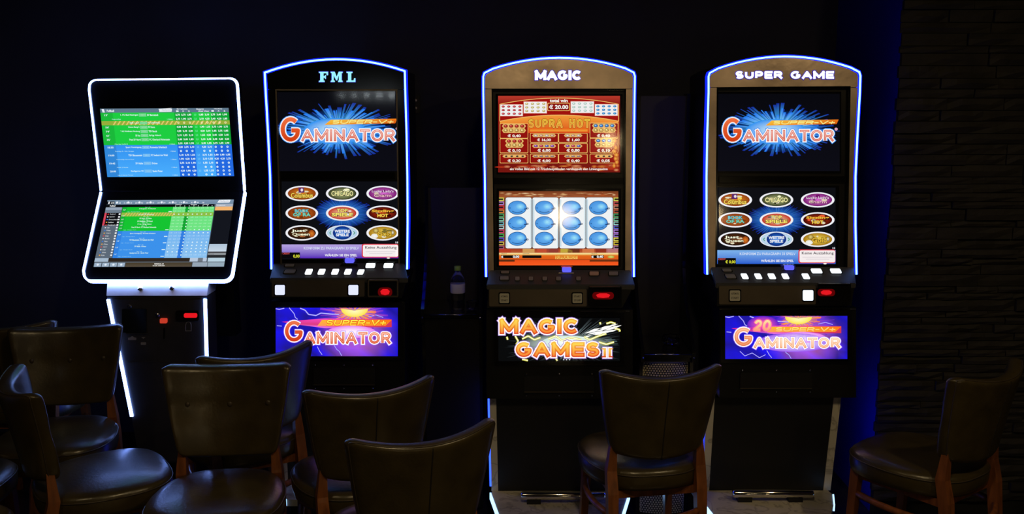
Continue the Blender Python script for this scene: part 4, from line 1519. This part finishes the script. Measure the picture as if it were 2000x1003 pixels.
    cv.rect(ox0, 108, ex, 470, (110, 228, 130), 2)
    cv.rect(ox0, 470, ex, 872, (115, 180, 240), 2, (140, 195, 242))
    cv.rect(ox0 + 98, 108, ox0 + 132, 470, (20, 165, 50), 3)
    cv.rect(ox0 + 98, 470, ox0 + 132, 872, (50, 125, 225), 3)
    cv.rect(gx0, 108, gx0 + 36, 470, (18, 175, 50), 2)
    cv.rect(gx0, 470, gx0 + 36, 872, (50, 130, 225), 2)
    cv.rect(gx0, 192, ex, 250, (140, 190, 70), 4)
    for i in range(18):
        x = gx0 + 26 + i * 22
        cv.poly([(x + 12, 194), (x + 22, 194), (x + 6, 248), (x - 4, 248)], (215, 190, 95), 5)
    tl = [(135, 'SV Bergheim : FC Neustadt', 10), (225, 'SC Lauf : FC Lindenberg', 0), (280, 'FC Horn : SV Union', 8), (325, 'SG Waldheim : TSV Bruck', 9), (370, 'FV Au : SpVgg Altbach', 8), (415, 'Post SV Nord : FC Oberland Hohenstein', 12),
          (510, 'Sport Vereinigung : Rotweiss Erlenbach', 10), (605, 'TSV Blauenstein : FC Seebach Am Wald', 10), (700, 'SV Halde : Grünau', 6), (800, 'Stadtgarten SC : Sankt Peter', 8)]
    for y, t, k in tl:
        hw = len(t) * 2.6
        cv.text(t, 330 - hw, y - 9, 330 + hw, y + 11, (220, 250, 235), 6, offset=.025)
        cv.text('Satz 1 - 0:0', 310, y - 30, 350, y - 16, (180, 230, 220), 6, offset=.01)
        cv.text("12'", gx0 + 10, y + 8, gx0 + 28, y + 24, (215, 245, 235), 6, offset=.02)
    for y in (180, 455, 555, 650, 750, 848):
        cv.text('Liga - Gruppe Nord', gx0 + 44, y - 6, gx0 + 140, y + 8, (160, 220, 235), 6)
        cv.rect(500, y - 6, 526, y + 6, (220, 245, 245), 6)
    for j in range(16):
        y = 128 + j * 46.8
        for i in range(9):
            x = ox0 + 18 + i * 36
            if i == 3:
                cv.text('1', x - 3, y - 8, x + 3, y + 8, (225, 250, 240), 6, offset=.02)
                continue
            big = j == 2 or (j in (7, 8, 11, 12, 13) and i > 4) or j in (12, 14)
            if big:
                cv.ell(x, y, 6, 9, (225, 245, 250), 6, None, 8)
            else:
                cv.text(od[(i + j) % 7], x - 12, y - 8, x + 12, y + 8, (190, 248, 200) if y < 470 else (195, 225, 250), 6, offset=.01)
    for t, x in (('Ergebnis', 570), ('Gesamt', 690), ('Handicap', 785)):
        cv.text(t, x - 24, 66, x + 24, 82, (235, 240, 240), 6, offset=.02)
    for i in range(9):
        cv.ell(ox0 + 18 + i * 36, 96, 4, 6, (215, 230, 225), 6, None, 6)
    # right column
    cv.rect(862, 68, 1000, 108, (165, 175, 190), 2)
    cv.text('Wettschein', 872, 80, 940, 96, (230, 235, 240), 3, offset=.02)
    cv.rect(862, 108, 1000, 165, (245, 180, 110), 2)
    cv.rect(862, 165, 1000, 670, (20, 22, 30), 2)
    cv.rect(862, 670, 1000, 780, (175, 195, 215), 2, (200, 215, 230))
    cv.rect(862, 780, 1000, 805, (75, 75, 80), 2)
    cv.rect(862, 805, 1000, 830, (150, 155, 160), 2)
    cv.rect(862, 830, 1000, 870, (40, 42, 46), 2)
    cv.text('Einsatz', 868, 808, 910, 824, (60, 60, 65), 3)
    # bottom bars
    cv.rect(0, 872, 105, 925, (165, 185, 205), 2)
    cv.rect(105, 872, 730, 925, (46, 38, 32), 2)
    cv.rect(730, 872, 792, 925, (185, 200, 220), 2)
    cv.rect(792, 872, 830, 925, (110, 118, 128), 2)
    cv.rect(830, 872, 860, 925, (185, 200, 220), 2)
    cv.rect(868, 872, 1000, 928, (185, 210, 225), 2)
    cv.rect(0, 925, 1000, 938, (90, 100, 110), 2)
    for i in range(4):
        cv.rect(4 + i * 60, 940, 58 + i * 60, 998, (155, 175, 195), 2)
        cv.ell(31 + i * 60, 968, 9, 16, (225, 235, 245), 3, None, 8)
    cv.rect(244, 938, 752, 1000, (70, 60, 44), 2, (84, 74, 60))
    cv.rect(756, 938, 870, 1000, (150, 165, 180), 2)
    cv.rect(874, 938, 1000, 1000, (150, 170, 185), 2)
    cv.text('TERMINAL 08', 462, 950, 535, 968, (240, 240, 235), 4, offset=.03)
    cv.text('Kredit: 0,00 EUR', 455, 976, 545, 994, (240, 240, 235), 4, offset=.03)
    cv.build('screen_picture', M['screen'], ls)
    # ----- steel collar with two locks
    bpt = lw.P(310, 546)
    cp = Plane((0, bpt.y + .03, bpt.z), (0, -1, .5))
    coll = prism('steel_collar', [cp.P(x, y) for x, y in ((210, 549), (408, 549), (404, 577), (208, 577))], (0, .12, 0), M['collar'], root)
    for lx, ly, mm in ((275.5, 564, 'chrome'), (337, 563, 'black')):
        a = cp.P(lx, ly)
        k = tube('lock', [a, a + cp.n * .012], .011, M['chrome'], coll, 14)
        tube('lock_core', [a + cp.n * .012, a + cp.n * .016], .006, M[mm], k, 10)
    # ----- pedestal, leaning away from the front towards the floor
    p_top = cp.P(310, 580)
    tilt = 9
    pn = Vector((0, -math.cos(R(tilt)), -math.sin(R(tilt))))
    pp = Plane((0, p_top.y + .012, p_top.z), pn)
    outl = [(209, 579), (404, 579), (412, 800), (418, 900), (272, 900), (257, 812)]
    ped = prism('pedestal', [pp.P(x, y) for x, y in outl], (0, .12, 0), M['panel'], root)
    # bottom foot down to the floor
    zb = pp.P(300, 900)
    box('pedestal_foot', pp.P(268, 900).x, pp.P(420, 900).x, zb.y - .02, zb.y + .16, 0, zb.z, M['black'], root)
    for a, b in (((212, 584), (258, 812)), ((401, 583), (407, 800))):
        pts = [pp.P(*a), pp.P(*b)]
        frame_strip('led_strip', pts, pp.n, .014, .012, M['led_w'], root, closed=False, front=.006)
    # seams, display and slots
    slab('panel_seam', pp, [(247, 705.5), (405, 705.5), (405, 706.7), (247, 706.7)], .0012, 0, M['bronze'], ped)
    slab('panel_seam', pp, [(224, 584), (398, 584), (398, 585), (224, 585)], .0012, 0, M['bronze'], ped)
    slab('printer_window', pp, rrect(238, 603, 286, 649, 2), .004, -.004, M['gloss'], ped)
    slab('printer_ledge', pp, [(246, 650.5), (288, 650.5), (288, 652), (246, 652)], .006, 0, M['bronze'], ped)
    a = pp.P(254, 597)
    k = tube('lock', [a, a + pp.n * .008], .009, M['chrome'], ped, 12)
    tube('lock_core', [a + pp.n * .008, a + pp.n * .010], .005, M['black'], k, 8)
    a = pp.P(308, 614)
    k = tube('lock', [a, a + pp.n * .008], .010, M['chrome'], ped, 12)
    tube('lock_core', [a + pp.n * .008, a + pp.n * .010], .005, M['black'], k, 8)
    slab('red_coin_lamp', pp, rrect(312, 622, 326, 631, 2), .008, 0, M['redlamp'], ped)
    slab('coin_slot', pp, rrect(319, 640, 322, 661, 1), .003, 0, M['gloss'], ped)
    bl = slab('bill_acceptor', pp, rrect(343, 607, 388, 626, 3), .010, 0, M['gloss'], ped)
    slab('red_slot_light', pp, rrect(359, 611.5, 385, 620, 3), .0125, .009, M['bill'], bl)
    # small printed pictograms
    icon_pts = [(362, 646), (362, 634), (364, 629), (368, 627), (372, 629), (374, 634), (374, 646)]
    frame_strip('pictogram', [pp.P(x, y, .001) for x, y in icon_pts], pp.n, .0022, .001, M['decal'], ped, closed=True, front=.001)
    slab('pictogram', pp, rrect(250, 659, 266, 663.5, 1), .001, 0, M['decal'], ped)
    slab('pictogram', pp, [(253, 659), (258, 656), (263, 659)], .001, 0, M['decal'], ped)
    slab('pictogram', pp, [(276, 658), (284, 658), (280, 661)], .001, 0, M['decal'], ped)
    slab('pictogram', pp, rrect(275, 668, 285, 673, 1), .001, 0, M['decal'], ped)


kiosk()


# ================================================================= SIDE CONSOLES
def cheek(x, prof, t, m, parent, name='side_cheek'):
    return prism(name, [(x, y, z) for y, z in prof], (t, 0, 0), m, parent)


def console(X0, X1, ztop, zshelf, Yf, Yb, label, perf):
    root = empty('side_console', ((X0 + X1) / 2, (Yf + Yb) / 2, 0), label, 'stand')
    t = .014
    prof = [(Yb + .06, 0.0)]
    n = 10
    front = [(Yb - .03, ztop)]
    for i in range(n + 1):
        u = i / n
        zz = zshelf + .36 - u * (.34)
        yy = (Yb - .04) - (Yb - .04 - Yf) * (u ** 1.8)
        front.append((yy, zz))
    front += [(Yf - .012, zshelf + .005), (Yf - .008, zshelf - .04), (Yf + .03, zshelf - .05), (Yf + .05, 0)]
    prof = [(Yb + .06, 0), (Yb + .06, ztop)] + front
    cheek(X0, prof, t, M['gloss'], root)
    cheek(X1 - t, prof, t, M['gloss'], root)
    box('back_panel', X0 + t, X1 - t, Yb, Yb + .03, zshelf, ztop - .01, M['blackmat'], root)
    box('shelf', X0 + t, X1 - t, Yf - .004, Yb, zshelf - .02, zshelf, M['gloss'], root, bv=.003)
    tube('shelf_edge', [(X0 + t, Yf - .006, zshelf - .004), (X1 - t, Yf - .006, zshelf - .004)], .0022, M['chrome'], root, 6)
    for x in (X0 + t * .5, X1 - t * .5):
        tube('screw', [(x, Yf - .011, zshelf - .015), (x, Yf - .017, zshelf - .015)], .004, M['chrome'], root, 8)
    if perf:
        # gently curved perforated sheet over a pale liner
        xa, xb = X0 + t + .004, X1 - t - .004
        za, zb = .02, zshelf - .045
        W_ = xb - xa
        bulge = .022

        def S3(u, z, off):
            q = (u - xa) / W_ * 2 - 1
            return (u, Yf + .055 - bulge * (1 - q * q) - off, z)
        pitch = .0118
        vs, fs = [], []
        nx = int(W_ / pitch)
        nz = int((zb - za) / (pitch * .866))
        for j in range(nz):
            for i in range(nx):
                cx_ = xa + pitch * (.5 + i + (.5 if j % 2 else 0))
                cz_ = za + pitch * .866 * (j + .5)
                if cx_ > xb - pitch * .4:
                    continue
                k = len(vs)
                for rr in (pitch * .5774, pitch * .40):
                    for a in range(6):
                        an = R(30 + 60 * a)
                        vs.append(S3(cx_ + rr * math.cos(an), cz_ + rr * math.sin(an), .004))
                for a in range(6):
                    fs.append((k + a, k + (a + 1) % 6, k + 6 + (a + 1) % 6, k + 6 + a))
        o = mesh('perforated_sheet', vs, fs, M['blackmat'], root)
        o['kind'] = 'stuff'
        vs, fs = [], []
        for i in range(13):
            u = xa + W_ * i / 12
            vs += [S3(u, za, 0), S3(u, zb, 0)]
        for i in range(12):
            fs.append((2 * i, 2 * i + 2, 2 * i + 3, 2 * i + 1))
        mesh('pale_liner', vs, fs, M['cream'], root)
        box('top_rail', xa, xb, Yf + .02, Yf + .07, zb, zshelf - .02, M['gloss'], root)
        box('plinth', xa, xb, Yf + .06, Yb, 0, .04, M['blackmat'], root)
    else:
        box('front_panel', X0 + t, X1 - t, Yf + .03, Yf + .045, .02, zshelf - .03, M['black'], root)
    return root


cp = vplane(3.72)
zsh_r = cp.P(1300, 688).z
cr = vplane(3.90)
console(cr.P(1252, 680).x, cr.P(1358, 680).x, vplane(4.22).P(1300, 183).z, cr.P(1300, 689).z, 3.90, 4.22, 'tall narrow black console with perforated base, right of the middle machine', True)
cl = vplane(3.97)
zl = cl.P(880, 612).z
console(cl.P(822, 600).x, cl.P(941, 600).x, vplane(4.27).P(880, 362).z, zl, 3.97, 4.27, 'narrow black console with a shelf, left of the middle machine', False)

# bottle
bY = 4.06
bp = vplane(bY).P(894.5, 600)
br = empty('water_bottle', (bp.x, bY, zl), 'clear plastic water bottle with yellow-green cap on the console shelf', 'bottle')
hB = vplane(bY).P(894, 519).z - zl
k = hB / .205
prof = [(.012, 0), (.028, .002), (.031, .008), (.030, .02), (.032, .032), (.030, .044), (.032, .056), (.0325, .075), (.032, .078), (.032, .125), (.0325, .13), (.031, .142), (.026, .155), (.018, .168), (.0125, .178), (.0125, .186)]
lathe('bottle_body', [(r_, zl + z_ * k) for r_, z_ in prof], bp.x, bY, M['pet'], br, 20)
lathe('bottle_label', [(.0328, zl + .08 * k), (.0331, zl + .081 * k), (.0331, zl + .122 * k), (.0328, zl + .123 * k)], bp.x, bY, M['label'], br, 24)
lathe('bottle_cap', [(.0145, zl + .184 * k), (.015, zl + .186 * k), (.015, zl + .203 * k), (.0135, zl + .205 * k)], bp.x, bY, M['cap'], br, 24, wob=lambda a, z: .02 * math.cos(12 * a))


def ashtray(x, y, z0, r_, label):
    root = empty('glass_ashtray', (x, y, z0), label, 'ashtray')

    def wob(a, z):
        return .05 * abs(math.cos(4 * a))
    pr = [(r_ * .6, z0 + .001), (r_ * .9, z0 + .006), (r_, z0 + .034), (r_ * .93, z0 + .038), (r_ * .82, z0 + .034), (r_ * .6, z0 + .010), (.004, z0 + .009)]
    lathe('bowl', pr, x, y, M['clear'], root, 16, smooth=False, wob=wob)
    for i in range(3):
        a = R(90 + 120 * i)
        tube('cigarette_rest', [(x + r_ * .84 * math.cos(a), y + r_ * .84 * math.sin(a), z0 + .037), (x + r_ * math.cos(a), y + r_ * math.sin(a), z0 + .037)], .005, M['clear'], root, 6)
    return root


q = zplane(zl).P(918, 600)
ashtray(bp.x + .064, 4.05, zl, .026, 'small cut-glass ashtray beside the water bottle')
zr = vplane(3.90).P(1300, 689).z
q = zplane(zr).P(1311, 671)
ashtray(q.x, max(q.y, 3.98), zr, .042, 'cut-glass ashtray on the shelf above the perforated panel')

# small chrome key locks on the left machine's flank are part of a cover plate on the wall side
lk = vplane(3.86)
a = lk.P(812, 203)
sw = empty('wall_lock_plate', (a.x, Y_BACK, a.z), 'small black plate with two chrome locks beside the leftmost slot machine', 'lock')
wp = vplane(Y_BACK - .001)
slab('plate', wp, rrect(804, 186, 820, 221, 2), .012, 0, M['blackmat'], sw)
for yy in (196, 211):
    a = wp.P(812, yy, .012)
    tube('lock', [a, a + Vector((0, -.008, 0))], .008, M['collar'], sw, 10)


# ================================================================= CHAIRS
def grid_cushion(fn, nu, nv):
    """closed skin: fn(u, v, side) for side +1 (front) and -1 (rear); shared rim"""
    vs, fs = [], []
    idx = {}
    for sd in (1, -1):
        for j in range(nv + 1):
            for i in range(nu + 1):
                rim = i in (0, nu) or j in (0, nv)
                if rim and sd == -1:
                    idx[sd, i, j] = idx[1, i, j]
                    continue
                idx[sd, i, j] = len(vs)
                vs.append(fn(-1 + 2 * i / nu, j / nv, 0 if rim else sd))
        for j in range(nv):
            for i in range(nu):
                q = (idx[sd, i, j], idx[sd, i + 1, j], idx[sd, i + 1, j + 1], idx[sd, i, j + 1])
                fs.append(q if sd == 1 else q[::-1])
    return vs, fs


def back_pt(u, v, sd, T=.030):
    # even spacing pulled towards the rim for rounded edges
    us = math.copysign(1 - (1 - abs(u)) ** 1.9, u)
    vv = 2 * v - 1
    vs_ = (math.copysign(1 - (1 - abs(vv)) ** 1.9, vv) + 1) / 2
    hw = .182 + (.2375 - .182) * vs_ ** .8
    crn = max(0, abs(us) - .86) / .14
    z0 = .566 + .022 * us * us + .018 * crn ** 2
    z1 = .874 + .026 * us * us - .016 * crn ** 2
    z = z0 + (z1 - z0) * vs_
    yc = -.225 - .065 * vs_ ** 1.2
    y = yc + (.050 + .025 * vs_) * us * us
    a, b = abs(us), abs(2 * vs_ - 1)
    th = T * (1 - a ** 22) ** .5 * (1 - b ** 26) ** .5
    if sd > 0:
        th *= 1.0 - .22 * math.exp(-((vs_ - .55) ** 2) / .02)
    return Vector((us * hw, y + sd * th, z))


def chair_meshes():
    D = {}

    def mk(name, vs, fs, m, smooth=True):
        me = bpy.data.meshes.new(name)
        me.from_pydata([tuple(v) for v in vs], [], fs)
        bm = bmesh.new()
        bm.from_mesh(me)
        bmesh.ops.recalc_face_normals(bm, faces=bm.faces)
        bm.to_mesh(me)
        bm.free()
        me.materials.append(m)
        if smooth:
            me.polygons.foreach_set('use_smooth', [True] * len(me.polygons))
        return me
    D['backrest'] = mk('backrest', *grid_cushion(back_pt, 32, 28), M['leather'])
    # piping round the rear face and the centre seam
    pts = []
    for t in range(0, 25):
        pts.append(back_pt(-.62 + 1.24 * t / 24, .94, -1) + Vector((0, -.001, 0)))
    D['piping'] = mk('piping', *tubedata([back_pt(-.86, .03 + .85 * t / 10, -1) + Vector((0, -.0004, 0)) for t in range(11)] + [back_pt(-.82 + 1.64 * t / 22, .93, -1) + Vector((0, -.0004, 0)) for t in range(23)] +
                                         [back_pt(.86, .88 - .85 * t / 10, -1) + Vector((0, -.0004, 0)) for t in range(11)], .0022, 6), M['piping'])
    D['seam'] = mk('seam', *tubedata([back_pt(0, .03 + .9 * t / 16, -1) + Vector((0, .0006, 0)) for t in range(17)], .0024, 6), M['seam'])
    # seat
    n = 40
    vs, fs = [], []
    rings = [(.90, .442), (.985, .450), (1.0, .470), (1.0, .498), (.985, .512), (.94, .521), (.8, .529), (.55, .535), (.25, .538)]

    def outline(a):
        c, s = math.cos(a), math.sin(a)
        e = 2 / 3.0
        x = math.copysign(abs(c) ** e, c)
        y = math.copysign(abs(s) ** e, s)
        yy = .005 + y * .235
        hw = .236 if y > -.1 else .236 - .040 * ((-y - .1) / .9)
        return x * hw, yy
    for sc, z_ in rings:
        for i in range(n):
            x, y = outline(2 * math.pi * i / n)
            vs.append((x * sc, .005 + (y - .005) * sc, z_))
    for j in range(len(rings) - 1):
        for i in range(n):
            fs.append((j * n + i, j * n + (i + 1) % n, (j + 1) * n + (i + 1) % n, (j + 1) * n + i))
    fs.append(tuple(range(n)))
    fs.append(tuple(range((len(rings) - 1) * n, len(rings) * n)))
    D['seat'] = mk('seat', vs, fs, M['leather'])
    ring = [(outline(2 * math.pi * i / n)[0] * 1.0, .005 + (outline(2 * math.pi * i / n)[1] - .005) * 1.0, .504) for i in range(n + 1)]
    D['seat_piping'] = mk('seat_piping', *tubedata(ring, .0026, 6), M['piping'])
    # apron frame
    vs, fs = boxdata(-.17, .17, -.19, .19, .415, .443)
    D['seat_frame'] = mk('seat_frame', vs, fs, M['wood'], False)
    # legs
    for nm, a, b, c in (('fl', (-.185, .185, .0), (-.185, .175, .2), (-.175, .165, .45)), ('fr', (.185, .185, .0), (.185, .175, .2), (.175, .165, .45))):
        D[nm] = mk('leg', *tubedata([a, b, c], [.017, .021, .026], 4), M['wood'], False)
    for nm, s in (('rl', -1), ('rr', 1)):
        D[nm] = mk('leg', *tubedata([(s * .178, -.29, 0), (s * .176, -.235, .2), (s * .175, -.205, .44), (s * .176, -.185, .52), (s * .168, -.19, .63)], [.018, .024, .029, .027, .016], 4), M['wood'], False)
    def bow(p, q, off, nn=8):
        p, q, off = Vector(p), Vector(q), Vector(off)
        return [p + (q - p) * (i / nn) + off * (1 - (2 * i / nn - 1) ** 2) for i in range(nn + 1)]
    Z = .362
    D['s1'] = mk('stretcher', *tubedata(bow((-.176, -.215, Z), (.176, -.215, Z), (0, -.055, -.004)), .0125, 8, (1.0, 1.0)), M['wood'])
    D['s2'] = mk('stretcher', *tubedata(bow((-.178, .17, Z), (-.176, -.215, Z), (-.035, 0, 0)), .0125, 8), M['wood'])
    D['s3'] = mk('stretcher', *tubedata(bow((.178, .17, Z), (.176, -.215, Z), (.035, 0, 0)), .0125, 8), M['wood'])
    # buttons on the inner face
    bts = []
    for u in (-.45, 0, .45):
        c = back_pt(u, .55, 1)
        vs, fs = [], []
        for j in range(5):
            ph = math.pi / 2 * j / 4
            for i in range(10):
                a = 2 * math.pi * i / 10
                vs.append((c.x + .010 * math.cos(ph) * math.cos(a), c.y + .006 * math.sin(ph), c.z + .010 * math.cos(ph) * math.sin(a)))
        for j in range(4):
            for i in range(10):
                fs.append((j * 10 + i, j * 10 + (i + 1) % 10, (j + 1) * 10 + (i + 1) % 10, (j + 1) * 10 + i))
        bts.append(mk('tuft_button', vs, fs, M['piping']))
    D['buttons'] = bts
    return D


CM = chair_meshes()


def put(name, me, parent):
    o = bpy.data.objects.new(name, me)
    COL.objects.link(o)
    o.parent = parent
    return o


GRP = 'brown leather bar chairs'


def chair_proto(label):
    r_ = empty('bar_chair', (0, 0, 0), label, 'chair', GRP)
    b = put('backrest', CM['backrest'], r_)
    put('piping', CM['piping'], b)
    put('seam', CM['seam'], b)
    for me in CM['buttons']:
        put('tuft_button', me, b)
    s = put('seat', CM['seat'], r_)
    put('seat_piping', CM['seat_piping'], s)
    put('seat_frame', CM['seat_frame'], r_)
    for kx in ('fl', 'fr', 'rl', 'rr'):
        put('leg', CM[kx], r_)
    for kx in ('s1', 's2', 's3'):
        put('stretcher', CM[kx], r_)
    return r_


def copy_tree(o, parent=None):
    c = o.copy()
    COL.objects.link(c)
    c.parent = parent
    for ch in list(o.children):
        copy_tree(ch, c)
    return c


proto = None


def chair(A, B, label, away=True):
    """A, B: ground positions of the left and right ends of the backrest's top edge as the sitter's rear sees it"""
    global proto
    A, B = Vector(A), Vector(B)
    m_ = (A + B) / 2
    ang = math.atan2(B.y - A.y, B.x - A.x)
    if not away:
        ang += math.pi
    off = Matrix.Rotation(ang, 2) @ Vector((0, -.206))
    place(m_.x - off.x, m_.y - off.y, ang, label)


def place(x, y, ang, label):
    global proto
    if proto is None:
        proto = chair_proto(label)
        o = proto
    else:
        o = copy_tree(proto)
    o['label'] = label
    o.location = (x, y, 0)
    o.rotation_euler = (0, 0, ang)
    o.scale = (.96, .96, 1.044)


Z9 = zplane(.94)


def px2(px, py):
    v = Z9.P(px, py)
    return (v.x, v.y)


chair(px2(1170, 716), px2(1408, 704), 'brown leather chair seen from behind, before the gap right of the middle machine')
chair(px2(674, 851), px2(963, 808), 'brown leather chair seen from behind, lowest and nearest at the centre, hiding its seat')
chair(px2(590, 756), px2(846, 725), 'brown leather chair seen from behind, between the nearest chair and the leftmost slot machine')
chair(px2(313, 711), px2(570, 706), 'buttoned brown leather chair facing the viewer in front of the betting terminal', away=False)
chair(px2(384, 691), px2(606, 658), 'brown leather chair whose back corner overlaps the lit poster of the leftmost slot machine')
chair(px2(18, 638), px2(236, 630), 'buttoned brown leather chair facing the viewer, left of the betting terminal pedestal', away=False)
_a = px2(1856, 733)
chair(_a, (_a[0] + .455 * math.cos(R(36)), _a[1] + .455 * math.sin(R(36))), 'brown leather chair turned left beside the stone wall, rightmost chair')
chair(px2(40, 705), px2(70, 763), 'brown leather chair seen edge-on facing right, blue light on its seat')
chair(px2(-62, 622), px2(72, 620), 'dark chair at the far left edge, only its back top showing behind another chair')
place(-2.03, 3.08, R(-88), 'dark chair at the left edge of which only a dark blue seat corner shows')
place(-1.82, 2.67, R(-80), 'olive-brown round seat at the bottom left corner of the picture')
